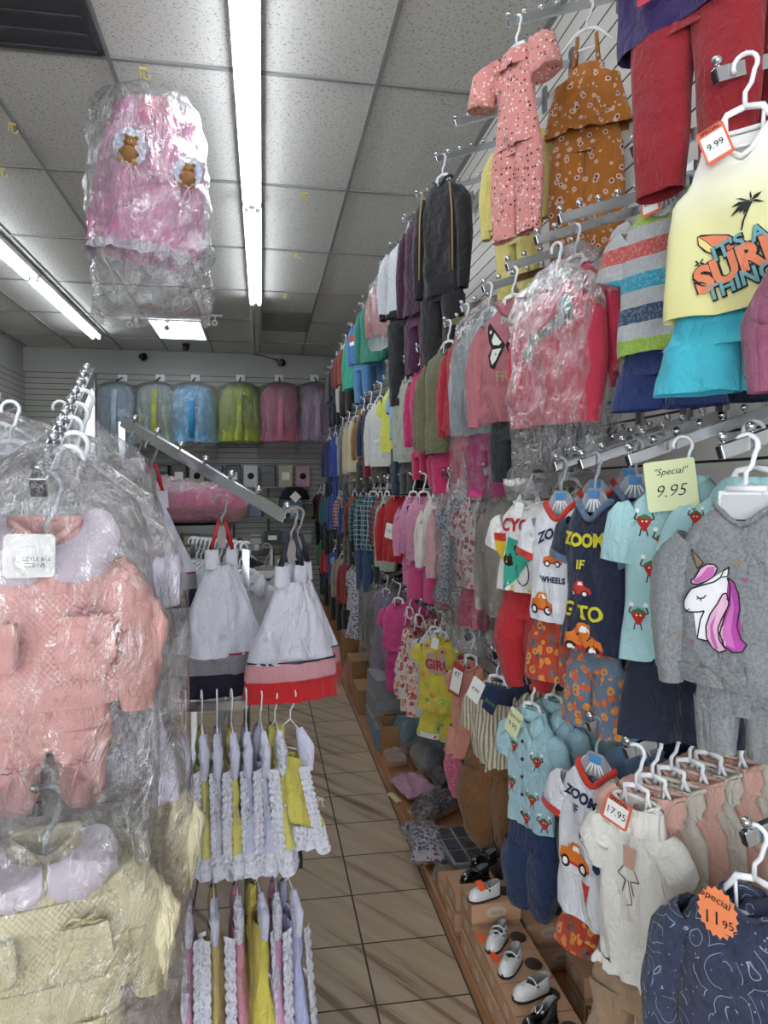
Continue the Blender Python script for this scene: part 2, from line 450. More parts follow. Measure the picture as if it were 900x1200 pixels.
# shop front behind the photographer: wall with a big window
b = MB()
b.box(((XL+XW)/2, YF-.05, .25), (XW-XL, .1, .5), PAINTW); b.box(((XL+XW)/2, YF-.05, 3.2), (XW-XL, .1, .7), PAINTW)
for x in (XL+.06, -1.0, XW-.06): b.box((x, YF-.05, 1.68), (.12, .1, 2.36), PAINTW)
structure(b.build('wall_front'))
gl = pm('window_glass', '#ffffff', .02, **{'Transmission Weight': 1.0, 'IOR': 1.02})
b = MB(); b.box(((XL+XW)/2, YF-.06, 1.68), (XW-XL-.1, .008, 2.36), gl); structure(b.build('window_1'))

# suspended grid
GM = pm('grid_bar_paint', '#8d8f8e', .5); b = MB()
x = 1.16 - .61
while x > XL: b.box((x, (YF+YB)/2, ZC-.006), (.02, YB-YF, .012), GM); x -= .61
y = 3.41 - 4*1.22
while y < YB: b.box(((XL+XW)/2, y, ZC-.0055), (XW-XL, .02, .011), GM); y += 1.22
b.box((XW-.014, (YF+YB)/2, ZC-.006), (.028, YB-YF, .012), GM)
b.box(((XL+XW)/2, YB-.014, ZC-.006), (XW-XL, .028, .012), GM)
structure(b.build('trim_3'))

TUBE = pm('fluorescent_tube_on', '#ffffff', .4, emit=15, ecol='#f3f8ff')
TUBEOFF = pm('fluorescent_tube_off', '#9a9c9c', .4)
FIXM = pm('fixture_white_enamel', '#e2e4e4', .4)
def fixture(X, y0, y1, on, label):
    t = empty('ceiling_light', (X, (y0+y1)/2, ZC-.012)); L = y1 - y0 - .02
    b = MB(); b.box((0, 0, -.022), (.125, L, .044), FIXM)
    b.box((0, 0, -.052), (.05, L, .018), FIXM); b.build('housing', t, bevel=.004)
    for s in (-1, 1):
        b = MB(); b.wire([(s*.036, -L/2+.03, -.066), (s*.036, L/2-.03, -.066)], .017, TUBE if on else TUBEOFF, 10); b.build('lamp_tube', t)
        for e in (-1, 1):
            b = MB(); b.box((s*.036, e*(L/2-.018), -.062), (.03, .022, .04), FIXM if on else GREYP); b.build('lamp_holder', t, bevel=.003)
    tag(t, label, 'ceiling light', 'strip lights on the ceiling')
fixture(-.06, -.1, 2.37, True, 'lit white strip light nearest the camera over the aisle')
fixture(-.06, 2.37, 4.84, True, 'lit twin tube strip light above the aisle, beside the hanging pink dress')
fixture(-.06, 4.84, 7.31, True, 'lit strip light over the aisle, farther along than the long bright one')
fixture(-.06, 7.31, 9.75, False, 'unlit grey strip light at the far end over the aisle')
fixture(-2.0, 4.3, 6.77, True, 'lit strip light at the left edge of the ceiling')
fixture(-2.0, 6.77, 9.24, True, 'lit strip light far left, its end near the back wall')
LP = pm('lit_ceiling_panel', '#ffffff', .4, emit=3.6, ecol='#eaf6ff')
t = empty('light_panel', (-.98, 8.9, ZC-.012)); b = MB(); b.box((0, 0, -.004), (.56, .98, .006), LP); b.build('diffuser', t)
b = MB()
for s in (-1, 1): b.box((s*.29, 0, -.005), (.02, 1.02, .01), FIXM); b.box((0, s*.5, -.005), (.56, .02, .01), FIXM)
b.build('frame', t); tag(t, 'bright square light panel set in the ceiling near the back', 'ceiling light')

DKV = pm('vent_grey', '#3c3f44', .6); VG = pm('vent_light_grey', '#7e7f7c', .6)
def vent(p, sx, sy, m, label):
    t = empty('ceiling_vent', (p[0], p[1], ZC-.013)); b = MB(); b.box((0, 0, -.003), (sx, sy, .006), m)
    b.build('backing', t); b = MB()
    for k in range(9): b.box((0, (k-4)*sy/10, -.009), (sx*.9, sy*.03, .008), m)
    b.build('grille', t); b = MB()
    for s in (-1, 1): b.box((s*sx/2, 0, -.006), (.03, sy, .012), m); b.box((0, s*sy/2, -.006), (sx, .03, .012), m)
    b.build('frame', t); tag(t, label, 'vent')
vent((-.98, 2.78), .58, 1.16, DKV, 'dark grey return air panel in the ceiling, upper left corner')
vent((.245, 8.3), .56, .8, VG, 'grey air vent in the ceiling beside the unlit strip light')
vent((-2.6, 5.9), .56, .9, VG, 'air vent in the ceiling beside the left strip light')

# little yellow hooks clipped to the ceiling grid
HK = pm('yellowed_plastic_hook', '#cdbf74', .5)
def hookmb():
    b = MB(); b.box((0, 0, -.006), (.035, .022, .012), HK)
    b.wire([(0, 0, -.01), (0, 0, -.03), (.004, 0, -.045), (.016, 0, -.052), (.027, 0, -.042), (.028, 0, -.03)], .004, HK, 6)
    b.wire([(-.012, 0, -.01), (-.014, 0, -.03), (-.02, 0, -.038)], .004, HK, 6); return b
hk0 = hookmb().build('ceiling_hook')
hp = [(168, 80, 'holding the bagged pink dress'), (357, 226, 'right of the joint between the aisle lights'), (348, 297, 'near the far half of the aisle light'), (335, 345, 'by the far end of the lit aisle light'), (14, 145, 'empty, near the upper left corner'), (2, 198, 'at the left edge of the picture')]
for i, (px, py, d) in enumerate(hp):
    o = hk0 if i == 0 else copy_tree(hk0)
    o.location = atZ(px, py, ZC-.012)
    tag(o, 'small yellowish hook on the ceiling ' + d, 'hook', 'ceiling hooks')

# cameras
CB = pm('camera_black', '#0c0d10', .3)
def domecam(p, label, arm=None):
    t = empty('security_camera', p)
    b = MB(); b.lathe([(.001, 0), (.05, 0), (.05, -.02), (.035, -.03), (.001, -.03)], CB, n=16); b.build('base', t)
    b = MB(); b.ball((0, -.01, -.055), .042, CB); b.wire([(0, -.03, -.06), (0, -.062, -.068)], .017, CB, 10); b.build('camera_body', t); tag(t, label, 'camera')
domecam(atZ(218, 403, ZC-.012), 'black dome camera hanging from the ceiling below the light panel')
for px, py, lb in ((168, 418, 'black camera on the back wall, left of the dome camera'), (330, 425, 'black camera with a cable at the right of the back wall')):
    p = atY(px, py, YB-.1); t = empty('security_camera', p)
    b = MB(); b.box((0, .06, .03), (.06, .08, .03), CB); b.build('bracket', t)
    b = MB(); b.ball((0, 0, 0), .055, CB); b.wire([(0, 0, 0), (-.02, -.08, -.01)], .035, CB, 12); b.build('camera_body', t)
    if px == 330:
        b = MB(); b.wire([(0, .06, .03), (-.25, .08, .1), (-.38, .09, .12)], .006, CB, 5); b.build('cable', t)
    tag(t, lb, 'camera')
for px, py, lb in ((152, 383, 'small silver camera on the ceiling under the hanging bag'), (196, 387, 'small silver camera in front of the light panel'), (252, 381, 'small white camera on the ceiling right of the light panel')):
    p = atZ(px, py - 12, ZC-.012); t = empty('security_camera', p)
    b = MB(); b.box((0, 0, -.01), (.16 if px == 252 else .05, .05, .02), FIXM); b.wire([(0, 0, -.01), (0, 0, -.07)], .008, FIXM, 8); b.build('mount', t)
    b = MB(); b.wire([(0, .03, -.08), (0, -.05, -.1)], .03, STEEL, 12); b.wire([(0, -.05, -.1), (0, -.055, -.101)], .022, CB, 12); b.build('camera_body', t); tag(t, lb, 'camera')

# board along the foot of the right wall
WB = NT('orange_wood'); co = WB.n('TexCoord').outputs['Object']
wn = WB.n('TexNoise', {'Vector': WB.n('Mapping', {0: co, 3: (30, 1.5, 30)}).outputs[0], 'Scale': 1.5, 'Detail': 4.0}).outputs[0]
WB.bsdf(WB.ramp(wn, [(.3, lin('#7c4f2c')), (.7, lin('#a9744a'))], 'LINEAR'), .35)
b = MB(); b.box((.915, 4.2, .028), (.54, 11.8, .056), WB.m)
o = b.build('display_board', bevel=.004); tag(o, 'long orange-brown wooden board along the foot of the right wall', 'board')
slab('baseboard_right', XW-.012, XW-.001, YF, YB, .058, .16, pm('baseboard_grey', '#77736c', .7))

# light
def area(name, loc, rot, sx, sy, e, c=(1, 1, 1)):
    l = bpy.data.lights.new(name, 'AREA'); l.shape = 'RECTANGLE'; l.size = sx; l.size_y = sy; l.energy = e; l.color = c
    o = bpy.data.objects.new(name, l); COL.objects.link(o); o.location = loc; o.rotation_euler = rot; return o
area('daylight_through_shop_window', ((XL+XW)/2, YF-.35, 1.7), (radians(90), 0, 0), 4.0, 2.2, 125, (.9, .95, 1.0))
w = bpy.data.worlds.new('sky'); scn.world = w; w.use_nodes = True
w.node_tree.nodes['Background'].inputs[0].default_value = (.75, .85, 1, 1); w.node_tree.nodes['Background'].inputs[1].default_value = .25

cd = bpy.data.cameras.new('camera'); cam = bpy.data.objects.new('camera', cd); COL.objects.link(cam); scn.camera = cam
cam.location = EYE; cam.rotation_euler = (radians(90) - PIT, 0, -YAW)
cd.sensor_fit = 'VERTICAL'; cd.sensor_height = 36; cd.lens = F / 1200 * 36; cd.clip_start = .05; cd.clip_end = 60
scn.view_settings.view_transform = 'Standard'; scn.view_settings.look = 'None'; scn.view_settings.gamma = 1
scn.view_settings.use_curve_mapping = False; scn.view_settings.exposure = 0.32
scn.cycles.transparent_max_bounces = 32; scn.cycles.max_bounces = 6; scn.cycles.diffuse_bounces = 3
# ---------------------------------------------------------------- hangers
def hook_pts(r=.019, drop=.06):
    c = -r; P = []
    for k in range(11):
        a = radians(205 - k * 24.5); P.append((r * cos(a), 0, c + r * sin(a)))
    P += [(.010, 0, -.052), (0, 0, -.066), (0, 0, -drop-.03)]
    P = [(a, b_, c_+.03) for a, b_, c_ in P]
    return P
_hang = {}
def hanger(kind, A, parent, zs=-.095):
    k = (kind, round(A, 2), zs)
    if k not in _hang:
        b = MB(); m = {'white': WHITEP, 'clear': CLEARP, 'grey': GREYP, 'plate': WHITEP, 'wire': STEEL, 'thin': WHITEP, 'dark': DARKP, 'strip': GREYP}[kind]
        r = {'white': .0042, 'clear': .0038, 'plate': .0045, 'wire': .0012, 'thin': .0022, 'dark': .004}.get(kind, .004)
        b.wire(hook_pts(drop=.062), r, m, 7)
        if kind in ('white', 'plate', 'grey', 'dark'):
            for s in (-1, 1):
                b.wire([(0, 0, -.06), (s*.028, 0, -.066), (s*A*.55, 0, -.082), (s*A, 0, zs-.028)], [r*1.5, r*1.5, r*1.3, r], m, 7, flat=.6)
                b.wire([(s*.03, 0, -.068), (s*A*.4, 0, zs-.03)], r*.8, m, 6, flat=.6)
            b.wire([(-A*.4, 0, zs-.03), (A*.4, 0, zs-.03)], r, m, 6, flat=.6)
        if kind == 'plate':
            b.box((0, 0, -.093), (.088, .004, .05), WHITEP); b.box((0, -.003, -.095), (.076, .003, .04), pm('plate_face', '#c9cacb', .5))
            b.wire([(-.03, -.004, -.064), (.036, -.004, -.064)], .006, WHITEP, 6)
        if kind == 'clear':
            b.prism([(-.02, -.058), (.02, -.058), (.04, -.082), (.048, -.118), (-.048, -.118), (-.04, -.082)], -.002, .002, m)
            for s in (-2, -1, 0, 1, 2): b.wire([(s*.006, -.003, -.085), (s*.017, -.003, -.118)], .0022, WHITEP, 5)
            b.box((0, -.004, -.073), (.034, .004, .018), BLUEST)
            for s in (-1, 1): b.wire([(s*.03, 0, -.07), (s*A, 0, zs-.03)], r, m, 6)
        if kind == 'strip': b.wire(hook_pts(drop=.062), .0022, STEEL, 6); b.prism([(-.011, -.055), (.011, -.055), (.014, -.085), (.009, -.125), (-.009, -.125), (-.014, -.085)], -.002, .002, GREYP)
        if kind in ('wire', 'thin'):
            for s in (-1, 1): b.wire([(0, 0, -.06), (s*A*.5, 0, -.085), (s*A, 0, zs-.02)], r, m, 5)
            b.wire([(-A, 0, zs-.02), (A, 0, zs-.02)], r, m, 5)
        if kind == 'grey':
            b.prism([(-.045, -.062), (.045, -.062), (.075, -.085), (.07, -.11), (-.07, -.11), (-.075, -.085)], -.003, .003, m)
        o = b.build('hanger', parent); _hang[k] = o; return o
    o = _hang[k].copy(); COL.objects.link(o); o.parent = parent; return o

# ---------------------------------------------------------------- tops
def seg_keys(z0, L, hw, D, neck, fl=1.02, waist=.96):
    return [(z0, 0, neck, D*.45), (z0-.010, 0, neck+.014, D*.55), (z0-.042, 0, hw*.82, D*.8), (z0-.082, 0, hw*.96, D*.95), (z0-L*.5, 0, hw*waist, D), (z0-L, 0, hw*fl, D*1.05)]

def collar_ring(b, z0, neck, D, scoop, m, r=.0055, sw=.05, wide=1.0):
    P = []
    for k in range(28):
        a = 2*pi*k/28; sn = sin(a); x = (neck+.002) * cos(a)
        y = -(D*.47) * (abs(sn)**.8) * (1 if sn > 0 else -1) - (.002 if sn > 0 else -.002)
        P.append((x*wide, y, z0 + .003 - (scoop * sn * math.exp(-(x/sw)**2) if sn > 0 else 0)))
    b.wire(P, r, m, 6, closed=True)

def make_top(parent, kind='tee', W=.26, L=.36, m=None, trim=None, z0=-.095, D=.032, neck=.05, scoop=.028, fl=None, lod=1, seed=0, fold=.015, deco=None, name=None, cuff=None, arm_out=0, hm=None, sl=None):
    b = MB(); hw = W/2; n = {0: 14, 1: 26, 2: 44}[lod]; seg = {0: .06, 1: .03, 2: .015}[lod]; nn = 12 if lod < 2 else 18
    lv = kind
    if kind in ('tank', 'strap', 'sundress'):
        zt = z0 - (.055 if kind == 'tank' else .085); top = hw*(.56 if kind == 'tank' else .42)
        fl2 = fl or (1.04 if kind == 'tank' else 1.25)
        if kind == 'tank':
            keys = [(z0-.004, 0, neck+.018, D*.5), (z0-.03, 0, neck+.026, D*.6), (zt-.02, 0, hw*.66, D*.8), (zt-.06, 0, hw*.93, D), (z0-L*.55, 0, hw*.98, D), (z0-L, 0, hw*fl2, D*1.1)]
            b.loft(keys, m, n, seg, fold, 14, seed, scoop=scoop+.03, sw=neck*.85, hem=.006)
        else:
            keys = [(zt, 0, top, D*.6), (zt-.03, 0, top*1.06, D*.8), (z0-L*.45, 0, hw*.8, D*1.1), (z0-L, 0, hw*fl2, D*1.6)]
            b.loft(keys, m, max(n, 30), seg, fold*1.8, 22, seed, hem=.006)
            for s in (-1, 1): b.wire([(s*.03, 0, z0+.015), (s*top*.7, -D*.5, zt-.004)], .006, trim or m, 6, flat=.4); b.wire([(s*.03, 0, z0+.015), (s*top*.7, D*.5, zt-.004)], .006, trim or m, 6, flat=.4)
    else:
        f = fl or {'dress': 1.35, 'puff': 1.04}.get(kind, 1.02)
        wst = .88 if kind == 'dress' else .96
        b.loft(seg_keys(z0, L, hw, D, neck, f, wst), m, n, seg, fold, 14, seed, scoop=scoop, sw=neck*.8, hem=.005)
        ln = sl or {'tee': .095, 'dress': .07, 'polo': .10, 'puff': .11, 'long': L*.82, 'hood': L*.84, 'track': L*.84}.get(kind, .1)
        c = cuff or trim or m
        for s in (-1, 1):
            x0 = s*hw*.78; z1 = z0-.062
            if ln < .15:
                ex = s*(hw+.022+arm_out); ez = z1-ln*.86
                if kind == 'puff':
                    b.limb([(x0, z1), (x0+s*.015, z1-.02), (ex-s*.008, z1-.055), (ex-s*.016, ez-.02)], [(.028, D*.7), (.040, D*1.0), (.042, D*1.2), (.022, D*.6)], m, nn, seed+s, .008, sub=4 if lod else 2)
                else:
                    b.limb([(x0, z1), (x0+s*.022, z1-.016), (ex, ez)], [(.030, D*.7), (.042, D*.7), (.040, D*.6)], m, nn, seed+s, .004, sub=4 if lod else 2)
                    if c is not m: b.limb([(ex-s*.005, ez+.013), (ex+s*.001, ez-.006)], [(.0425, D*.66), (.0425, D*.66)], c, nn, 0, 0, 1)
            else:
                ex = s*(hw+.022+arm_out); ez = z1-ln
                b.limb([(x0, z1), (s*(hw+.008), z1-.05), (s*(hw+.028+arm_out), z1-ln*.5, -.006), (ex, ez, -.01)], [(.032, D*.75), (.04, D*.8), (.036, D*.75), (.027, D*.6)], m, nn, seed+s, .007, sub=5 if lod else 2)
                b.limb([(ex, ez+.006, -.01), (ex, ez-.028, -.01)], [(.025, D*.62), (.021, D*.55)], c, nn, 0, .001, 1)
        if kind in ('long', 'hood', 'track') and lod:
            b.loft([(z0-L+.012, 0, hw*f*.985, D*1.08), (z0-L-.022, 0, hw*f*.95, D)], c, n, .02, fold, 14, seed)
    if hm: b.loft([(z0-L+.012, 0, hw*(fl or 1.04)*1.01, D*1.16), (z0-L-.006, 0, hw*(fl or 1.04)*1.01, D*1.16)], hm, n, .02, fold, 14, seed)
    nm = name or {'hood': 'hoodie', 'long': 'sweatshirt', 'track': 'jacket', 'dress': 'dress', 'sundress': 'dress', 'strap': 'dress', 'puff': 'blouse'}.get(kind, 'shirt')
    if deco: deco(b)
    o = b.build(nm, parent)
    if lod and kind not in ('strap', 'sundress'):
        c = trim or m
        if kind == 'hood' or kind == 'track':
            k = MB(); s = .022 if kind == 'hood' else .012
            P = []
            for q in range(24):
                a = 2*pi*q/24; x = (neck+.006)*cos(a); sn = sin(a)
                P.append((x, -(D*.55)*sn, z0 + .012 - (.045*max(0, sn)*math.exp(-(x/.03)**2))))
            k.wire(P, s*.55, c, 8, closed=True)
            if kind == 'hood': k.loft([(z0+.022, 0, neck+.004, .018, .02), (z0+.005, 0, neck+.022, .03, .026), (z0-.03, 0, neck+.026, .03, .03), (z0-.06, 0, neck*.5, .012, .03)], m, 20, .012, .008, 20, seed)
            k.build('hood' if kind == 'hood' else 'collar', o)
        elif kind == 'polo':
            k = MB()
            for s in (-1, 1):
                yf = -D*.5-.010
                P = [(s*.004, z0-.030), (s*(neck+.006), z0+.012), (s*(neck+.024), z0-.020), (s*.040, z0-.062)]
                rows = [[Vector((P[0][0], yf, P[0][1])), Vector((P[3][0], yf-.012, P[3][1]))], [Vector(((P[0][0]+P[1][0])/2, yf*.9, (P[0][1]+P[1][1])/2+.004)), Vector(((P[2][0]+P[3][0])/2, yf-.010, (P[2][1]+P[3][1])/2-.004))], [Vector((P[1][0], yf*.2, P[1][1])), Vector((P[2][0], yf*.8, P[2][1]))]]
                k.quadgrid(rows, c, False)
            k.loft([(z0+.016, 0, neck+.004, D*.5, .004), (z0-.018, 0, neck+.012, D*.62, .004)], c, 20, .01, .001, 14, 1)
            q = k.build('collar', o); md = q.modifiers.new('thick', 'SOLIDIFY'); md.thickness = .0025
            for i in range(5 if lod else 0): k = MB(); k.lathe([(.0001, 0), (.0055, 0), (.0055, .002), (.0001, .0025)], DARKP, (0, -D-.008, z0-.075-i*(L-.1)/4.5), 10, Matrix.Rotation(pi/2, 3, 'X')); k.build('button', o)
        else:
            k = MB(); collar_ring(k, z0, neck + (.018 if kind == 'tank' else 0), D*(1.05 if kind == 'tank' else 1), scoop + (.03 if kind == 'tank' else 0), c, .0048 if c is m else .0085, neck*.85); k.build('collar', o)
    return o

def make_bottom(parent, kind='pants', W=.22, z=-.45, L=.35, m=None, D=.03, lod=1, seed=5, name=None, deco=None, ox=0, hm=None, oy=.004, tape=.8):
    b = MB(); hw = W/2; n = {0: 12, 1: 20, 2: 32}[lod]; sg = .05 if lod == 0 else .025
    if kind in ('skirt',):
        b.loft([(z+.02, ox, hw*.8, D, oy), (z-L, ox, hw*1.3, D*1.5, oy)], m, max(n, 28), sg, .014, 26, seed, hem=.006)
    else:
        cr = .085 if kind != 'shorts' else .05
        b.loft([(z+.02, ox, hw*.82, D*.35, oy), (z-.03, ox, hw*.93, D*.6, oy), (z-cr, ox, hw*1.02, D, oy)], m, n, sg, .004, 14, seed)
        for s in (-1, 1):
            if kind == 'shorts': ks = [(z-cr+.004, ox+s*hw*.5, hw*.50, D*.92, oy), (z-L, ox+s*hw*.58, hw*.58, D*1.05, oy)]
            elif kind == 'flare': ks = [(z-cr+.02, ox+s*hw*.5, hw*.52, D, oy), (z-L*.5, ox+s*hw*.48, hw*.42, D*.8, oy), (z-L, ox+s*hw*.62, hw*.66, D*1.3, oy)]
            elif kind == 'harem': ks = [(z-cr+.02, ox+s*hw*.5, hw*.53, D*1.1, oy), (z-L*.5, ox+s*hw*.54, hw*.6, D*1.6, oy), (z-L*.86, ox+s*hw*.46, hw*.42, D*1.2, oy), (z-L, ox+s*hw*.44, hw*.28, D*.7, oy)]
            elif kind == 'foot': ks = [(z-cr+.02, ox+s*hw*.5, hw*.5, D, oy), (z-L*.6, ox+s*hw*.5, hw*.44, D*.8, oy), (z-L*.72, ox+s*hw*.5, hw*.36, D*.7, oy), (z-L*.9, ox+s*hw*.52, hw*.36, D*.9, oy-.01), (z-L, ox+s*hw*.52, hw*.24, D*.5, oy-.008)]
            else: ks = [(z-cr+.02, ox+s*hw*.5, hw*.52, D, oy), (z-L*.55, ox+s*hw*.52, hw*.46*tape/.8, D*.85, oy), (z-L, ox+s*hw*.52, hw*.40*tape/.8, D*.7, oy)]
            b.loft(ks, m, n, sg, .008, 18, seed+s, capb=(kind == 'foot'), hem=.003)
            if hm: b.loft([(z-L+.02, ks[-1][1], ks[-1][2]*1.01, ks[-1][3]*1.05, oy), (z-L-.006, ks[-1][1], ks[-1][2]*1.01, ks[-1][3]*1.05, oy)], hm, n, .02, .003, 18, seed+s)
    if deco: deco(b)
    return b.build(name or {'shorts': 'shorts', 'skirt': 'skirt'}.get(kind, 'trousers'), parent)

def ruffle(b, z, hw, D, h, m, seed=0, amp=.012, n=60, out=1.12, cy=0.0, ff=45):
    b.loft([(z+.004, 0, hw, D, cy), (z-h*.5, 0, hw*(1+out)/2, D*1.25, cy), (z-h, 0, hw*out, D*1.4, cy)], m, n, h/4, amp, ff, seed)

def bag(parent, W, z0, L, D=.055, m=None, seed=0, lod=1, tail=.04, spread=1.0, name='plastic_bag', cr=1.0):
    b = MB(); hw = W/2; n = {0: 20, 1: 40, 2: 64}[lod]; sg = {0: .06, 1: .026, 2: .016}[lod]
    b.loft([(z0+.055, 0, .022, .008), (z0+.03, 0, hw*.42, D*.4), (z0-.02, 0, hw*.88, D*.8), (z0-.09, 0, hw, D), (z0-L*.6, 0, hw*1.02*spread, D*1.05), (z0-L, 0, hw*1.0*spread, D*.8), (z0-L-tail, 0, hw*.97*spread, D*.35)], m or BAG, n, sg, .014*cr, 12, seed, rough=.011*cr, rfs=20, hem=.02)
    return b.build(name, parent)

def card(parent, T, w, h, m, texts=(), edge=None, name='price_tag', label=None, star=False):
    """small stiff card; T: Matrix placing it in its parent (card lies in local x-z, facing -y)"""
    b = MB()
    if star:
        P = []
        for k in range(36):
            a = 2*pi*k/36; r = 1.0 if k % 2 else .86; P.append((w/2*r*cos(a), h/2*r*sin(a)))
    else: P = [(-w/2+.004, -h/2), (w/2-.004, -h/2), (w/2, -h/2+.004), (w/2, h/2-.004), (w/2-.004, h/2), (-w/2+.004, h/2), (-w/2, h/2-.004), (-w/2, -h/2+.004)]
    b.prism(P, 0, .0012, edge or m)
    if edge: b.prism([(-w/2*.84, -h/2*.80), (w/2*.84, -h/2*.80), (w/2*.84, h/2*.62), (-w/2*.84, h/2*.62)], -.0006, 0, m)
    for t in texts:
        s, x, z, sz, ink = t[:5]; kw = t[5] if len(t) > 5 else {}
        b.flattext(s, lambda x, z: (x, -.0014, z), sz, ink, x, z, **kw)
    o = b.build(name, parent); o.matrix_local = T
    if label: o['label'] = label
    return o
def TM(x, y, z, rz=0, ry=0, rx=0):
    return Matrix.Translation((x, y, z)) @ Matrix.Rotation(rz, 4, 'Z') @ Matrix.Rotation(ry, 4, 'Y') @ Matrix.Rotation(rx, 4, 'X')

def small_tag(parent, x, z, y=-.045, w=.035, h=.05, m=None, rot=.2, name='price_tag'):
    return card(parent, TM(x, y, z, .1, rot), w, h, m or PAPER, [('- - -', 0, .006, .010, INK), ('- -', 0, -.008, .010, INK)] if h > .04 else [], name=name)

_seed = [0]
def outfit(label, pos, rz, top=None, bot=None, hang='white', bagw=None, name=None, cat='clothes', group=None, tilt=(0, 0), lod=1, A=None, extra=None):
    _seed[0] += 1; sd = _seed[0] * 3.37
    if name is None:
        k = (top or {}).get('kind', 'tee')
        name = 'hanging_outfit' if (top and bot) else {'dress': 'hanging_dress', 'sundress': 'hanging_dress', 'strap': 'hanging_dress', 'hood': 'hanging_hoodie', 'long': 'hanging_sweatshirt', 'track': 'hanging_jacket'}.get(k, 'hanging_shirt')
        if not top: name = 'hanging_trousers'
    r = empty(name, pos, (tilt[0], tilt[1], radians(rz)))
    W = (top or bot)['W']; t = dict(top or {}); drop = 0.0
    if top and 'z0' not in t: drop = .03; t['L'] = t.get('L', .36) - .028; t.setdefault('seed', sd); t.setdefault('lod', lod)
    if hang: o_ = hanger(hang, A or W*.29, r); o_.location.z = -.03
    if top: make_top(r, **t)
    if bot:
        q = dict(bot); q.setdefault('lod', lod); q.setdefault('seed', sd+2)
        if 'z' not in q: q['z'] = (top.get('z0', -.095) - top.get('L', .36) + .03) if top else -.1
        make_bottom(r, **q)
    if bagw:
        g = dict(W=W+.08, z0=-.08, L=.5, seed=sd, lod=lod); g.update(bagw); bag(r, **g)
    if extra: extra(r)
    for ch in r.children:
        if not ch.name.startswith('hanger'): ch.location.z -= drop
    tag(r, label, cat, group); return r
# ---------------------------------------------------------------- display arms on the right wall
ZT = {'A': 3.11, 'B': 2.335, 'C': 1.68, 'D': 1.04}
ROW = {'A': 'on the top row', 'B': 'on the second row', 'C': 'on the third row', 'D': 'on the bottom row'}
GRP = {'A': 'clothes on the top row of the right wall', 'B': 'clothes on the second row of the right wall', 'C': 'clothes on the third row of the right wall', 'D': 'clothes on the bottom row of the right wall'}
def y_at(px, X, z):
    Y = 2.0
    for _ in range(4):
        py = 575 - (z - 1.6) * F / (Y * .986 + X * .168); r = ray(px, py); Y = X * r.y / r.x
    return Y
def make_arm(root, tip, nball, w=.014, h=.026, br=.0095, split=True, bracket=True, label='', group=None, name='clothes_rail'):
    root = Vector(root); tip = Vector(tip); L = (root - tip).length
    t = empty(name, root); d = (tip - root).normalized(); M = d.to_track_quat('X', 'Z')
    t.rotation_mode = 'QUATERNION'; t.rotation_quaternion = M
    b = MB(); b.box((L/2, 0, 0), (L, w, h), CHROME); b.box((L+.0015, 0, 0), (.003, w*.9, h*.86), DARKP); b.build('bar', t, bevel=.0015)
    if bracket:
        b = MB(); q = M.to_matrix().inverted(); b.box((0, 0, 0), (.012, .034, .10), STEEL, q); b.box(q @ Vector((.008, 0, .02)), (.02, .02, .02), STEEL, q); b.build('wall_bracket', t, bevel=.001)
    bb = None
    for k in range(nball):
        x = L - .012 - k * (L - .06) / max(1, nball - 1)
        if bb is None or split:
            b = MB(); b.ball((0, 0, br*1.3), br, CHROME, 12, 8); b.wire([(0, 0, -.002), (0, 0, br*.8)], br*.4, CHROME, 6)
        if split:
            if bb is None: bb = b.build('ball_stop', t); bb.location = (x, 0, h/2)
            else: c = bb.copy(); COL.objects.link(c); c.parent = t; c.location = (x, 0, h/2); b.bm.free()
        else:
            if bb is None: bb = b; first = True
            else:
                bb.ball((x - x0, 0, br*1.3), br, CHROME, 8, 5)
            if first: x0 = x; first = False
    if not split and bb: o = bb.build('ball_stops', t); o.location = (x0, 0, h/2)
    if label: tag(t, label, 'clothes rail', group)
    return t
armY = {k: [] for k in 'ABCD'}
def arm(row, Y):
    if armY[row] and min(abs(Y - y) for y in armY[row]) < .02: return
    armY[row].append(Y)
AP = {'A': [595, 555, 533, 511, 488, 474, 457, 445, 432, 425, 416, 408, 401], 'B': [838, 742, 655, 628, 594, 566, 540, 520, 503, 488, 473, 460, 449, 438, 428],
      'C': [844, 736, 680, 650, 612, 563, 545, 525, 508, 492, 480, 467, 455, 443, 433, 424, 415, 407], 'D': [872, 733, 690, 616, 576, 546, 511, 493, 476, 460, 447, 436, 425, 414, 403]}
armlab = {'A': 'chrome display rail with ball stops, top row of the right wall', 'B': 'chrome display rail with ball stops, second row of the right wall',
          'C': 'chrome display rail with ball stops, third row of the right wall', 'D': 'chrome display rail with ball stops, bottom row of the right wall'}
near_arm = {('A', 595): 'empty looking chrome rail holding the pink floral and orange daisy outfits', ('A', 555): 'chrome rail just behind the pink floral outfit, upper wall',
    ('B', 838): 'chrome rail at the right edge holding the pale yellow tank top', ('B', 742): 'chrome rail holding the striped grey tee', ('B', 655): 'chrome rail crossing in front of the orange daisy outfit',
    ('C', 844): 'chrome rail holding the grey unicorn sweatshirt', ('C', 736): 'chrome rail holding the pale blue strawberry shirt', ('C', 680): 'chrome rail holding the navy racing tee',
    ('D', 872): 'dark reflecting chrome rail holding the navy swirl hoodie', ('D', 733): 'chrome rail holding the white ruffled blouse and pink outfits', ('D', 616): 'chrome rail holding the light blue strawberry rompers', ('D', 576): 'chrome rail holding the cream striped outfits', ('D', 690): 'short chrome rail above the white red sleeved tee'}
need = {k: [] for k in 'ABCD'}
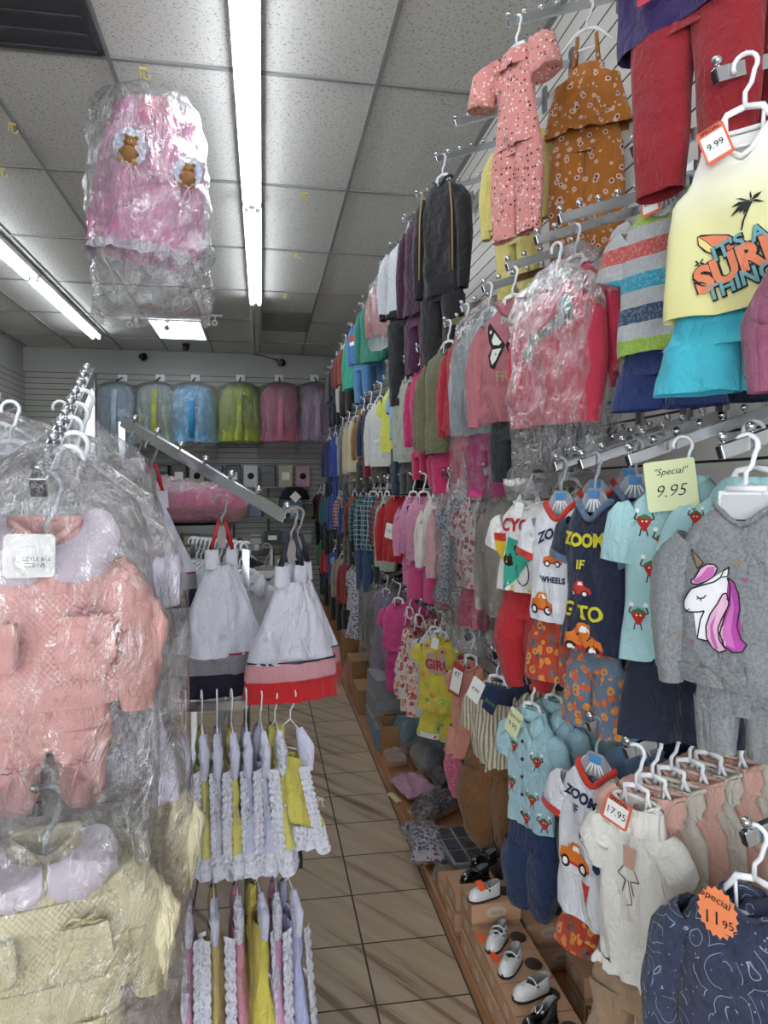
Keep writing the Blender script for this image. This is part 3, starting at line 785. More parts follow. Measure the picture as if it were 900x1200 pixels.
def build_arms():
    for r in 'ABCD':
        Ys = []
        for px in AP[r]: Ys.append((y_at(px, .78, ZT[r]), near_arm.get((r, px))))
        for Y in need[r]:
            if min(abs(Y - q[0]) for q in Ys) > .03: Ys.append((Y, None))
        far = max(q[0] for q in Ys) + .42
        while far < 9.9: Ys.append((far, None)); far += .42
        for Y, lb in sorted(Ys, key=lambda q: q[0]):
            make_arm((XW-.035, Y, ZT[r]+.116), (.78, Y, ZT[r]-.014), 7 if Y < 4 else 5, label=lb or armlab[r], group=None if lb else 'display rails, ' + armlab[r][38:])
def on(row, px, X=.80):
    z = ZT[row]; Y = min(armY[row], key=lambda y: abs(y - y_at(px, X, z))) if X == .80 else y_at(px, X, z)
    return Vector((X, Y, z + (X - .78) * .32 + .002))
def onarm(row, tip, X):
    Y = y_at(tip, .78, ZT[row]); need[row].append(Y); return Vector((X, Y, ZT[row] + (X - .78) * .32 + .002))

C = fab
def strawb(b, x, z, s, fl=1, cap='#2f7d4a'):
    red = pm('strawberry_red', '#b8281f', .8); k = INK; wm = pm('print_white', '#f4f4f0', .8); g = pm('leaf_green', cap, .8)
    for a in (-1, 1):
        b.line([(x+a*s*.42*fl, z+s*.1), (x+a*s*.75*fl, z+s*.28), (x+a*s*.55*fl, z+s*.75)], s*.09, k, .0022); b.disc(x+a*s*.55*fl, z+s*.85, s*.17, wm, .0026)
    b.line([(x-.2*s, z-s*.45), (x-.3*s, z-s*1.0)], s*.08, k, .0022); b.line([(x+.15*s, z-s*.5), (x+.25*s, z-s*1.0)], s*.08, k, .0022)
    b.decal([(x-s*.5, z+s*.3), (x-s*.2, z+s*.42), (x+s*.2, z+s*.42), (x+s*.5, z+s*.3), (x+s*.46, z), (x+s*.1, z-s*.62), (x-s*.08, z-s*.62), (x-s*.46, z)], red, .0026)
    b.decal([(x-s*.52, z+s*.34), (x, z+s*.62), (x+s*.52, z+s*.34), (x+s*.2, z+s*.25), (x, z+s*.32), (x-s*.2, z+s*.25)], g, .003)
    b.disc(x-s*.13, z+s*.08, s*.07, wm, .0032); b.disc(x+s*.15, z+s*.08, s*.07, wm, .0032)
def strawbs(lst, s=.022):
    def f(b):
        for i, (x, z) in enumerate(lst): strawb(b, x, z, s, 1 if i % 2 else -.9)
    return f
def car(b, x, z, s, body='#e07a28', rot=0):
    bd = pm('car_print_' + body, body, .8); gw = pm('print_white', '#f4f4f0', .8); rd = pm('print_red', '#c8362a', .8)
    b.decal([(x-s, z-.2*s), (x-.9*s, z+.25*s), (x-.3*s, z+.35*s), (x-.1*s, z+.75*s), (x+.4*s, z+.7*s), (x+.5*s, z+.3*s), (x+1.0*s, z+.1*s), (x+1.05*s, z-.25*s)], bd, .0024)
    b.decal([(x+.0*s, z+.62*s), (x+.32*s, z+.6*s), (x+.4*s, z+.35*s), (x-.1*s, z+.36*s)], gw, .003)
    b.decal([(x-s, z-.2*s), (x+1.05*s, z-.25*s), (x+1.0*s, z-.4*s), (x-.95*s, z-.36*s)], rd, .0028)
    for a in (-.55, .6): b.disc(x+a*s, z-.35*s, .3*s, INK, .0034); b.disc(x+a*s, z-.35*s, .17*s, gw, .004)

# --- grey unicorn set
GREYM = fab('#8f9294', 'heather', '#74777a')
p = onarm('C', 844, .83)
def uni(b):
    def U(cx, cy): return ((660+cx/3.75-864)/684/.80, -((460+cy/3.75)-513)/684)
    w = pm('unicorn_white', '#f3f1f4', .8); pk = pm('mane_pink', '#c66ab0', .8); lp = pm('mane_light_pink', '#e2b3cf', .8); mg = pm('mane_magenta', '#a83f98', .8); gd = pm('horn_gold', '#8f7a60', .6); ol = INK
    def q(pts, m, o=.003): b.decal([U(*t) for t in pts], m, o, .012)
    head = [(742,785),(725,800),(712,835),(690,856),(640,880),(606,898),(590,925),(577,960),(578,988),(592,1004),(612,1003),(640,998),(658,990),(645,1030),(636,1100),(633,1120),(668,1124),(700,1100),(740,960),(748,880),(736,830)]
    b.line([U(*t) for t in head + [head[0]]], .0026, ol, .0030); q(head, w, .0024)
    m1 = [(740,832),(760,850),(775,900),(780,960),(770,1040),(785,1095),(803,1115),(790,1150),(760,1155),(730,1130),(715,1080),(728,1010),(742,950),(748,880)]
    m2 = [(735,900),(744,950),(722,1010),(708,1060),(714,1110),(740,1150),(715,1165),(690,1150),(668,1110),(665,1060),(680,1000),(705,950),(722,905)]
    for mm, c in ((m1, mg), (m2, lp)):
        b.line([U(*t) for t in mm + [mm[0]]], .0024, ol, .0036); q(mm, c, .0032)
    q([(750,880),(762,960),(745,1030),(752,1100),(770,1140),(745,1130),(725,1090),(735,1010),(750,950)], pk, .004)
    q([(700,1000),(690,1060),(700,1110),(712,1150),(700,1155),(684,1110),(680,1050)], pk, .004)
    f = [(605,858),(618,850),(640,800),(665,778),(690,778),(700,795),(690,830),(665,855),(630,875),(608,874)]
    b.line([U(*t) for t in f + [f[0]]], .0024, ol, .0036); q(f, lp, .0034); q([(612,862),(645,830),(668,792),(692,786),(690,825),(660,852),(625,870)], pk, .004)
    q([(604,716),(652,775),(628,802)], gd, .0036); b.line([U(604,716), U(652,775), U(628,802), U(604,716)], .0016, ol, .004)
    q([(741,788),(738,830),(712,832),(722,805)], w, .004); b.line([U(741,788), U(738,825), U(714,832), U(724,802), U(741,788)], .0018, ol, .0045)
    b.line([U(628,928), U(640,938), U(655,932), U(664,918)], .0022, ol, .004); b.line([U(634,934), U(630,944)], .0016, ol, .004); b.line([U(645,938), U(645,948)], .0016, ol, .004)
    b.line([U(592,1000), U(604,990)], .002, ol, .004)
    for cx, cy, c, s in ((766,765,gd,15),(795,838,mg,10),(572,1125,gd,13),(613,1142,mg,8)):
        q([(cx-s,cy-s*.4),(cx-s*.5,cy-s),(cx,cy-s*.4),(cx+s*.5,cy-s),(cx+s,cy-s*.4),(cx,cy+s*1.2)], c, .003)
outfit('heather grey sweatshirt with a sleeping unicorn print over grey shorts', p, -52,
       dict(kind='long', W=.225, L=.295, m=GREYM, hm=GREYM, z0=-.125, D=.045, neck=.046, scoop=.034, lod=2, deco=uni, fold=.007, sl=.235, arm_out=-.014),
       dict(kind='pants', W=.165, z=-.405, L=.16, m=GREYM, lod=2, D=.024, ox=.0, tape=.82), hang='plate', group=GRP['C'])
# --- strawberry shirts
SKY = fab('#a9d3d6'); NAVY = fab('#141c33')
p = onarm('C', 736, .89) + Vector((0, -.03, 0))
def sticky(r, T, w, h):
    card(r, T, w, h, pm('pale_yellow_note', '#d9dfb0', .8), [('"Special"', 0, h*.27, w*.19, INK, dict(shear=.35)), ('9.95', -.004, -h*.12, w*.36, INK, dict(shear=.35, bold=-.012))], name='price_note', label='pale yellow note reading Special 9.95')
outfit('pale blue collared shirt printed with strawberries, 9.95 note pinned, navy shorts below', p, -32,
       dict(kind='polo', W=.235, L=.39, m=SKY, D=.036, lod=2, z0=-.10, deco=strawbs([(-.075, -.185), (-.06, -.285), (-.085, -.39), (-.035, -.225), (.045, -.20), (.06, -.30), (.045, -.41), (-.02, -.44)], .030), fl=1.06, sl=.13, arm_out=-.01),
       dict(kind='shorts', W=.225, L=.20, z=-.46, m=NAVY, lod=2), hang='white', group=GRP['C'], extra=lambda r: sticky(r, TM(-.022, -.062, -.105, 0, -.12), .10, .105))
outfit('pale blue strawberry print shirt partly hidden behind the grey unicorn sweatshirt', onarm('C', 844, .95) + Vector((0, .14, 0)), -45,
       dict(kind='polo', W=.25, L=.36, m=SKY, D=.03, lod=1, deco=strawbs([(-.10, -.16), (-.04, -.2), (.05, -.17), (-.07, -.27), (.08, -.26)], .022)), group=GRP['C'])
# --- navy racing tee, white racing tees
YL = pm('print_yellow', '#d8cf3a', .8); NV = pm('print_navy', '#1c2a4d', .8)
WHT = fab('#e6e8ee'); REDT = fab('#c8321f'); DNAVY = fab('#1b2541'); DEN = fab('#5d7590')
def navtee(b):
    b.text('ZOOM', -.008, -.19, .044, YL, arc=.05, bold=.05); b.text('IF', -.01, -.25, .032, YL, bold=.03); b.text('TO', .02, -.37, .05, YL, bold=.03); b.text('G', -.05, -.365, .05, YL, bold=.03)
    car(b, -.01, -.31, .03, '#c8362a'); car(b, -.005, -.44, .062)
outfit('navy tee with yellow racing letters and an orange car', onarm('C', 680, .82), -72,
       dict(kind='tee', W=.20, L=.40, m=DNAVY, trim=DEN, D=.03, lod=2, deco=navtee, scoop=.045), dict(kind='shorts', W=.19, L=.2, m=fab('#62748a', 'floral', '#c8603a', '#d89040', 1.2), lod=1), hang='clear', group=GRP['C'])
outfit('second navy racing tee close behind the first', onarm('C', 680, .93), -60, dict(kind='tee', W=.25, L=.42, m=DNAVY, trim=DEN, D=.03, lod=1, scoop=.045), hang='clear', group=GRP['C'])
def whtee(b):
    b.text('ZOOM', .005, -.175, .040, NV, arc=-.18, bold=.04); b.text('WHEELS', .0, -.30, .022, NV, bold=.04); car(b, .0, -.245, .03, '#e2702c'); car(b, -.045, -.37, .045)
ORP = fab('#b53d1f', 'floral', '#d98a3a', '#5d6066', 1.1)
outfit('white tee with red cuffs and orange race cars over printed orange shorts', onarm('C', 650, .80), -66,
       dict(kind='tee', W=.215, L=.35, m=WHT, trim=REDT, D=.03, lod=2, deco=whtee, scoop=.045), dict(kind='shorts', W=.23, L=.17, m=ORP, lod=1), hang='clear', group=GRP['C'])
for X, lb in ((.90, 'white red trimmed racing tee just behind the front one'), (1.0, 'white red trimmed racing tee deepest on its arm')):
    outfit(lb, onarm('C', 650, X), -64, dict(kind='tee', W=.235, L=.36, m=WHT, trim=REDT, D=.028, lod=1, scoop=.045), dict(kind='shorts', W=.22, L=.17, m=ORP, lod=1), hang='clear', group=GRP['C'])
def cyc(b):
    rd = pm('print_crimson', '#b22038', .8); tl = pm('print_teal', '#38a58c', .8); yl = pm('print_gold', '#e0c23a', .8)
    b.text('CYCL', -.015, -.165, .055, rd, arc=-.05, bold=.035, rot=-.06)
    b.decal([(-.115, -.19), (-.065, -.19), (-.06, -.215), (-.115, -.215)], pm('print_red', '#c8362a', .8)); b.decal([(-.115, -.215), (-.06, -.215), (-.05, -.28), (-.11, -.265)], yl)
    b.decal([(-.055, -.20), (.065, -.225), (.06, -.245), (-.02, -.24), (.0, -.28), (-.02, -.33), (-.07, -.37), (-.04, -.29), (-.055, -.24)], tl, .0024)
    b.decal([(-.035, -.222), (.0, -.23), (.005, -.265), (-.02, -.25)], INK, .003); b.disc(-.045, -.27, .02, INK, .003)
    P = [(.012 + .028*cos(a*.42), -.305 + .04*sin(a*.42)) for a in range(16)]; b.line(P, .004, NV, .0035)
    b.text('A', -.03, -.365, .045, yl, bold=.04); b.text('R', .04, -.375, .045, yl, bold=.03)
outfit('white tee with red letters and teal print over red trousers', onarm('C', 612, .80), -60,
       dict(kind='tee', W=.23, L=.30, m=fab('#e9e8e2'), D=.03, lod=2, deco=cyc, scoop=.02), dict(kind='harem', W=.22, L=.30, m=fab('#b01d26'), lod=1), hang='white', group=GRP['C'],
       extra=lambda r: (small_tag(r, .0, -.115, w=.03, h=.045), bag(r, .17, .02, .07, D=.05, lod=1, tail=.03)))
outfit('cream tropical print shirt half hidden between two white tees', onarm('C', 612, .93), -60, dict(kind='tee', W=.26, L=.34, m=fab('#c9c6b4', 'floral', '#4d6b4a', '#9a4a34', .8), lod=1), dict(kind='pants', W=.22, L=.32, m=fab('#3b352f', 'vstripe', '#27221e'), lod=1), group=GRP['C'])

# --- pale yellow tank with surf print
def surf(b):
    hx, hy, sc, fs = 853, 88, 655, .86
    def U(cx, cy): return ((700+cx/4.5-hx)/sc/fs - .004, -((180+cy/4.5)-hy)/sc)
    orc = pm('print_orange', '#e0835f', .8); tl = pm('print_slate_teal', '#6fa3a8', .8); cr = pm('print_cream', '#e9d98a', .8)
    def q(pts, m, o=.003): b.decal([U(*t) for t in pts], m, o, .012)
    q([(527,395),(545,388),(600,400),(660,420),(705,460),(712,500),(680,520),(620,520),(560,480),(532,440)], INK, .0022)
    q([(535,400),(600,406),(655,426),(698,462),(704,495),(670,510),(600,470),(560,420)], orc, .003); q([(532,400),(560,425),(600,475),(620,512),(570,480),(538,440)], cr, .0034)
    b.line([U(*t) for t in ((713,420),(722,380),(745,310),(752,290))], .003, INK, .003)
    for t in ((690,262),(672,300),(668,345),(705,340),(745,232),(790,250),(800,300),(780,330),(720,350)):
        b.decal([U(748,285), U((748+t[0])/2-6, (285+t[1])/2-10), U(*t), U((748+t[0])/2+6, (285+t[1])/2+8)], INK, .0032, .01)
    b.line([U(*t) for t in ((556,620),(545,580),(538,540))], .0024, INK, .003)
    for t in ((520,520),(518,548),(560,515),(565,545),(540,500)): b.decal([U(540,535), U((540+t[0])/2, (535+t[1])/2-8), U(*t), U((540+t[0])/2, (535+t[1])/2+6)], INK, .0032, .01)
    for s, cx, cy, sz, m, r, bo in (("IT'S A", 705, 482, .036, tl, .30, .03), ('SURF', 700, 585, .062, orc, .30, .05), ('THING', 715, 672, .036, tl, .25, .03)):
        x, z = U(cx, cy); b.text(s, x, z, sz, INK, .0034, rot=r, bold=bo+.055); b.text(s, x-.001, z+.0012, sz, m, .0046, rot=r, bold=bo)
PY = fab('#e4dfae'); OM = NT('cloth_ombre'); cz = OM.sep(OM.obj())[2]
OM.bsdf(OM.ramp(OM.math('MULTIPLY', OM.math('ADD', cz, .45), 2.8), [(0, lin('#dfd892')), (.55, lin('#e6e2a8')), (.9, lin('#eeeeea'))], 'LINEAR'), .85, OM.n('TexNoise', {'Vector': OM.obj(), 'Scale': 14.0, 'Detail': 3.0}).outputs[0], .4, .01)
AQ = fab('#3fb2c6')
def redtag(T, w, h, name='price_tag', t2='17.95', t1='SPECIAL', lb='white price tag with an orange border'):
    return lambda r: card(r, T, w, h, PAPER, [(t1, 0, h*.40, w*.20, INK, dict(bold=.02)), (t2, 0, -h*.05, w*.36, INK)], edge=pm('tag_orange', '#e0674a', .6), name=name, label=lb)
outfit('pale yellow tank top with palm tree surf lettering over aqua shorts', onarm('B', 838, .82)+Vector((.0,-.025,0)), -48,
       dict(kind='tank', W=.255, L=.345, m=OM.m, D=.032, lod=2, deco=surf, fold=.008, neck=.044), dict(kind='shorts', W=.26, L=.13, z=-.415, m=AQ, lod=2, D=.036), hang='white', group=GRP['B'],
       extra=lambda r: redtag(TM(-.035, -.05, -.13, 0, -.35), .045, .062, t2='9.99', t1='SPECIAL')(r))
outfit('white tank top at the right edge beside the pale yellow tank', onarm('B', 838, .80) + Vector((.09, -.17, .03)), -66, dict(kind='tank', W=.24, L=.34, m=fab('#ecebe0'), D=.032, lod=1, neck=.044), dict(kind='shorts', W=.28, L=.14, m=AQ, lod=1), group=GRP['B'])
outfit('mauve pink long sleeved top cut off by the right edge of the picture', atX(992, 125, .79), -84, dict(kind='long', W=.22, L=.22, m=fab('#96546f'), lod=1), group=GRP['B'])
STR = fab('#a9abad', 'bands', '#a9abad|#2d4865|#a9abad|#8fae3f|#a9abad|#b8514a|#a9abad|#2c93ac', s=3.7)
outfit('grey tee with navy, green, red and blue stripes over navy shorts', onarm('B', 742, .83)+Vector((0,-.05,-.03)), -58,
       dict(kind='tee', W=.21, L=.335, m=STR, D=.032, lod=2, trim=fab('#b5b7b8'), fold=.010, scoop=.03, cuff=STR), dict(kind='shorts', W=.22, L=.12, z=-.40, m=fab('#1d2f63'), lod=1), hang='clear', group=GRP['B'],
       extra=lambda r: redtag(TM(-.01, -.055, -.105, 0, -.15), .038, .055, t2='8.95')(r))
outfit('second multicoloured striped tee with a lime collar behind the front one', onarm('B', 742, .89), -50, dict(kind='tee', W=.24, L=.33, m=STR, D=.032, lod=1, trim=fab('#8fbf3a')), dict(kind='shorts', W=.22, L=.12, z=-.40, m=fab('#1a1c30'), lod=1), group=GRP['B'])
outfit('dark navy shorts set hidden behind the aqua shorts and striped tee', onarm('B', 742, 1.0), -55, dict(kind='tee', W=.24, L=.36, m=fab('#16203a'), lod=1), dict(kind='shorts', W=.24, L=.16, m=fab('#16203a'), lod=1), group=GRP['B'])
# --- coral bagged hoodie etc.
def coral(b):
    g = pm('glitter_teal', '#7fa59c', .4); k = pm('script_grey', '#5b5f60', .5)
    b.text('beautiful', .0, -.22, .052, k, shear=.4, rot=.35, bold=.05); b.text('beautiful', .0, -.22, .052, g, shear=.4, rot=.35, off=.004, bold=.0)
    b.disc(.06, -.155, .022, g); b.disc(.075, -.175, .016, g); b.disc(-.075, -.275, .02, g); b.disc(.05, -.18, .012, k, .004)
CORAL = fab('#c83550')
outfit('coral pink sweatshirt with silver script in a clear bag, dark jeans below', onarm('B', 628, .83) + Vector((0,-.03,-.045)), -66,
       dict(kind='long', W=.25, L=.40, m=CORAL, D=.038, lod=2, deco=coral, fold=.008, arm_out=-.004), dict(kind='pants', W=.2, L=.16, m=fab('#23272f'), lod=1), bagw=dict(W=.33, L=.52, D=.062, lod=2), group=GRP['B'])
outfit('coral pink bagged sweatshirt directly behind the scripted one', onarm('B', 628, .90), -68, dict(kind='long', W=.23, L=.36, m=CORAL, D=.036, lod=1), dict(kind='pants', W=.2, L=.16, m=fab('#23272f'), lod=1), bagw=dict(W=.33, L=.46, lod=1), group=GRP['B'])
def bfly(b):
    w = pm('butterfly_white', '#dfe3d6', .7); gr = pm('glitter_sage', '#9aa892', .4)
    for s in (-1, 1):
        b.decal([(.0, -.225), (s*.025, -.19), (s*.075, -.14), (s*.082, -.155), (s*.07, -.21), (s*.055, -.228), (s*.07, -.25), (s*.06, -.29), (s*.04, -.30), (s*.012, -.255)], INK, .0024)
        b.decal([(s*.012, -.215), (s*.03, -.195), (s*.045, -.18), (s*.055, -.205), (s*.045, -.22), (s*.02, -.224)], w, .0032)
        b.decal([(s*.012, -.235), (s*.05, -.235), (s*.06, -.26), (s*.05, -.285), (s*.03, -.27)], w, .0032)
        b.disc(s*.062, -.175, .006, w, .0034)
    b.text('BE', .0, -.14, .05, gr, bold=.02); b.text('FREE', .01, -.325, .045, pm('glitter_gold', '#b59a72', .4), bold=.02)
outfit('mauve pink hoodie with a black and white butterfly, black trousers below', onarm('B', 594, .80) + Vector((0,0,-.02)), -58,
       dict(kind='hood', W=.26, L=.38, m=fab('#b06a72'), D=.036, lod=2, deco=bfly), dict(kind='pants', W=.18, L=.22, m=fab('#22252b'), lod=1), group=GRP['B'])
outfit('silver grey top in a long clear bag, hot pink trousers below', onarm('B', 566, .80), -60, dict(kind='long', W=.25, L=.42, m=fab('#9aa7ab', 'heather', '#b9c4c6'), lod=1), dict(kind='pants', W=.2, L=.25, m=fab('#cf3f86'), lod=1), bagw=dict(W=.34, L=.62, lod=2), group=GRP['B'])
outfit('bright red sweatshirt with pale lettering behind the bagged silver top', onarm('B', 540, .80), -70, dict(kind='long', W=.25, L=.40, m=fab('#b01c34'), lod=1, deco=lambda b: b.text('LOVE', 0, -.22, .05, PAPER, bold=.03)), dict(kind='pants', W=.2, L=.2, m=fab('#c01840'), lod=1), group=GRP['B'])
outfit('olive green zip hoodie with small pink embroidery', onarm('B', 520, .80), -66, dict(kind='long', W=.30, L=.46, m=fab('#6b6a4c'), lod=1, D=.045), dict(kind='pants', W=.22, L=.2, m=fab('#c82a62'), lod=1), group=GRP['B'])
outfit('olive green jacket hanging behind the embroidered olive hoodie', onarm('B', 503, .84), -66, dict(kind='long', W=.28, L=.44, m=fab('#6f6c50'), lod=1, D=.045), dict(kind='pants', W=.22, L=.2, m=fab('#c82a62'), lod=1), group=GRP['B'])

# --- top row
PF = fab('#d98f88', 'dots', '#5d2a3a', '#f1d9d2', 2.0)
def pinkf(r):
    b = MB()
    ruffle(b, -.12, .055, .03, .05, PF, 2, .012); b.build('neck_ruffle', r)
    for s in (-1, 1):
        b = MB(); b.limb([(s*.06, -.12), (s*.12, -.16, -.02), (s*.14, -.25, -.02)], [(.02, .02), (.05, .035), (.055, .04)], PF, 16, 3+s, .010, capb=True); b.build('flutter_sleeve', r)
outfit('pink romper dotted with tiny flowers, flutter sleeves, hanging near the ceiling', onarm('A', 595, .81), -62,
       dict(kind='dress', W=.17, L=.30, m=PF, D=.03, lod=2, z0=-.12, fl=1.1, sl=.02), dict(kind='pants', W=.20, z=-.36, L=.34, m=PF, lod=2, tape=.95), group=GRP['A'], extra=pinkf, A=.07)
DY = fab('#b06c22', 'daisy', '#d8b3a6', '#3a1f33', 1.0)
outfit('orange daisy print strappy top and matching trousers by the wall', onarm('A', 595, 1.05), -38,
       dict(kind='strap', W=.26, L=.33, m=DY, D=.03, lod=2, fl=1.1), dict(kind='pants', W=.23, z=-.38, L=.42, m=DY, lod=2, D=.03, tape=1.0), group=GRP['A'], A=.09)
outfit('pale yellow long sleeved set behind the pink dotted romper', onarm('A', 555, .95) + Vector((0,0,-.08)), -62, dict(kind='long', W=.25, L=.38, m=fab('#dccf7c'), lod=1), dict(kind='pants', W=.21, L=.28, m=fab('#dccf7c'), lod=1), group=GRP['A'])
PUR = fab('#2c1757'); RED = fab('#8e1420')
outfit('dark purple tee over red trousers at the upper right corner', Vector((.80, 1.24, 3.17)), -62, dict(kind='tee', W=.31, L=.60, m=PUR, lod=2, D=.04), dict(kind='pants', W=.25, L=.36, m=RED, lod=2, z=-.60, D=.04), group=GRP['A'],
       extra=lambda r: card(r, TM(-.05, -.075, -.60), .04, .06, pm('badge_red', '#b8304a', .7), [('b', 0, 0, .04, PAPER)], name='badge'))
outfit('red trousers at the far upper right edge, under a purple top', Vector((.97, 1.22, 3.20)), -76, dict(kind='tee', W=.36, L=.54, m=PUR, lod=1, D=.04), dict(kind='pants', W=.25, L=.40, m=fab('#7c1019'), lod=1, z=-.60, D=.04), group=GRP['A'])
BLK = fab('#1b1b1f')
def piping(r):
    b = MB()
    for s in (-1, 1): b.wire([(s*.085, -.045, -.13), (s*.10, -.045, -.25), (s*.105, -.045, -.52)], .004, pm('gold_piping', '#a88a5c', .6), 5)
    b.build('sleeve_piping', r)
outfit('black tracksuit with tan side piping, high on the wall', onarm('A', 511, .81), -58, dict(kind='track', W=.23, L=.52, m=BLK, lod=2, D=.045), dict(kind='pants', W=.25, L=.36, z=-.55, m=BLK, lod=1, D=.04), group=GRP['A'], extra=piping)
outfit('dark plum tracksuit left of the black one', onarm('A', 488, .80), -66, dict(kind='track', W=.25, L=.50, m=fab('#3d1533'), lod=1, D=.045), dict(kind='pants', W=.25, L=.32, m=fab('#451838'), lod=1, D=.04), group=GRP['A'])
outfit('white jacket with black sleeves and black trousers, top row', onarm('A', 472, .80), -48, dict(kind='track', W=.27, L=.42, m=fab('#c6cad0'), trim=BLK, lod=1, D=.045), dict(kind='pants', W=.25, L=.52, m=BLK, lod=1, D=.04), group=GRP['A'])

# --- bottom row near
SW = fab('#191e30', 'swirl', '#8fa3b3', '#4a5476', rough=.95)
def burst(r):
    card(r, TM(-.03, -.075, -.10, 0, -.12), .066, .085, pm('orange_price_star', '#ee8a58', .8), [('Special', 0, .022, .018, INK, dict(rot=-.35)), ('11', -.010, -.010, .03, INK, dict(shear=.1)), ('95', .016, -.016, .019, INK), ('---', .014, -.03, .010, INK)], star=True, name='price_star', label='orange star shaped tag reading Special 11 95')
outfit('dark navy fleece set patterned with pale swirls, orange star price tag', onarm('D', 872, .80), -56, dict(kind='long', W=.25, L=.42, m=SW, lod=2, D=.05, deco=None, fold=.010), dict(kind='pants', W=.24, L=.18, m=fab('#1b2138'), lod=1), group=GRP['D'], extra=burst)
outfit('second navy swirl fleece set at the bottom right edge', onarm('D', 872, .88) + Vector((.02, -.06, 0)), -42, dict(kind='long', W=.32, L=.42, m=SW, lod=1, D=.05), group=GRP['D'])
CRM = fab('#ebe8df'); BEI = fab('#a3886c'); PNK = fab('#d8ab9d')
def ruf(m):
    def f(r):
        b = MB(); ruffle(b, -.105, .062, .03, .05, m, 3, .010); b.build('neck_ruffle', r)
        b = MB(); b.loft([(-.465, 0, .088, .028), (-.485, 0, .10, .038)], m, 60, .008, .012, 50, 4); b.build('hem_ruffle', r)
    return f
def bows(b):
    for x in (-.014, .014):
        b.line([(x, -.235), (x*2, -.255), (x*.4, -.262), (x, -.29)], .0026, pm('brown_thread', '#5b4038', .8), .003)
    b.decal([(-.018, -.19), (.018, -.19), (.014, -.235), (-.014, -.235)], pm('print_blush', '#c9a18e', .8)); b.line([(0, -.26), (.01, -.31), (-.008, -.32)], .002, pm('brown_thread', '#5b4038', .8), .003)
outfit('white ruffle neck blouse with puff sleeves, SPECIAL 17.95 tag, beige trousers', onarm('D', 736, .80), -60,
       dict(kind='puff', W=.165, L=.40, m=CRM, lod=2, D=.026, deco=bows, fl=1.05), dict(kind='flare', W=.22, L=.26, m=BEI, lod=1), group=GRP['D'],
       extra=lambda r: (ruf(CRM)(r), redtag(TM(-.01, -.06, -.105, 0, .25), .062, .06, t2='17.95', lb='orange bordered tag reading SPECIAL 17.95')(r)))
pr = None
lbs = ['pink ruffled set second on the arm, its white hanger showing', 'cream and pink ruffled set third on the crowded arm', 'pink set with loose shoulder bows, fourth on the crowded arm', 'cream frilled set fifth on the crowded arm', 'pale pink set sixth on the crowded arm', 'pink ruffled set deepest on the crowded arm, by the wall']
for i, X in enumerate((.845, .89, .935, .98, 1.03, 1.08)):
    cm = PNK if i % 2 == 0 else fab('#cfc6b8')
    def ex(r, cm=cm, i=i):
        b = MB(); ruffle(b, -.105, .055, .018, .05, cm, i, .012, out=1.3); b.build('neck_ruffle', r)
        b = MB(); b.limb([(-.07, -.10), (-.09, -.13, -.02), (-.10, -.17, -.02)], [(.015, .02), (.03, .03), (.018, .02)], PNK, 12, i, .01, capb=True); b.build('shoulder_bow', r)
    outfit(lbs[i], onarm('D', 733, X), -50 - i * 2, dict(kind='tank', W=.17, L=.36, m=cm, lod=1, D=.02), dict(kind='flare', W=.2, L=.22, m=PNK if i % 2 == 0 else BEI, lod=1), group=GRP['D'], extra=ex)
def zoom2(b):
    b.text('ZOOMING', .005, -.175, .034, NV, rot=-.25, bold=.045, arc=-.06); b.text('IF', -.04, -.205, .028, NV, bold=.03); car(b, .0, -.26, .026, '#c8362a', 0); car(b, -.045, -.33, .05); b.decal([(-.02, -.375), (.01, -.375), (.005, -.43)], pm('print_red', '#c8362a', .8))
    b.disc(.03, -.325, .012, NV)
outfit('white ZOOMING tee with red collar and cuffs beside the ruffled blouse', onarm('D', 690, .80), -66, dict(kind='tee', W=.225, L=.41, m=fab('#dcdde2'), trim=REDT, lod=2, D=.032, deco=zoom2, scoop=.045), dict(kind='shorts', W=.23, L=.10, m=ORP, lod=1), hang='clear', group=GRP['D'])
for X, c, lb in ((.92, '#6a86a5', 'blue grey top with a clear hanger behind the ZOOMING tee'), (1.02, '#16203f', 'navy printed set hanging by the wall behind the ZOOMING tee')):
    outfit(lb, onarm('D', 690, X), -55, dict(kind='tee', W=.24, L=.30, m=fab(c), lod=1), dict(kind='pants', W=.2, L=.22, m=fab('#101422'), lod=1), hang='clear', group=GRP['D'])
SKY2 = fab('#a8cdd8')
lbs = ['front light blue romper with strawberry figures and a yellow price note', 'second light blue strawberry romper on its arm', 'third light blue strawberry romper on its arm', 'light blue strawberry romper deepest on its arm']
for i, X in enumerate((.80, .87, .95, 1.04)):
    outfit(lbs[i], onarm('D', 616, X), -66 if i == 0 else -68, dict(kind='polo', W=.20, L=.37 if i == 0 else .33, m=SKY2, lod=2 if i == 0 else 1, D=.03, deco=strawbs([(-.05, -.2), (.05, -.22), (-.06, -.32), (.03, -.34), (.0, -.41), (.07, -.4)] if i == 0 else [(-.04, -.2), (.04, -.28)], .028), fl=.9, neck=.045),
           dict(kind='harem', W=.2, L=.27, m=fab('#1b2f55' if i != 1 else '#8b8c8c'), lod=1) if i < 3 else None, group=GRP['D'],
           extra=(lambda r: card(r, TM(-.02, -.055, -.115, 0, .4), .055, .085, pm('pale_yellow_note', '#d9dfb0', .8), [('Special', 0, .02, .018, INK), ('9.95', 0, -.01, .022, INK)], name='price_note')) if i == 0 else None)
STC = fab('#d0c7b0', 'vstripe', '#8f8572', s=1.6); BRN = fab('#6f4a22')
lbs = ['front cream striped shirt set with green card and brown trousers', 'second cream striped shirt set with dark lining', 'third cream striped shirt set', 'fourth cream striped shirt set', 'fifth cream striped shirt set', 'cream striped shirt set nearest the wall']
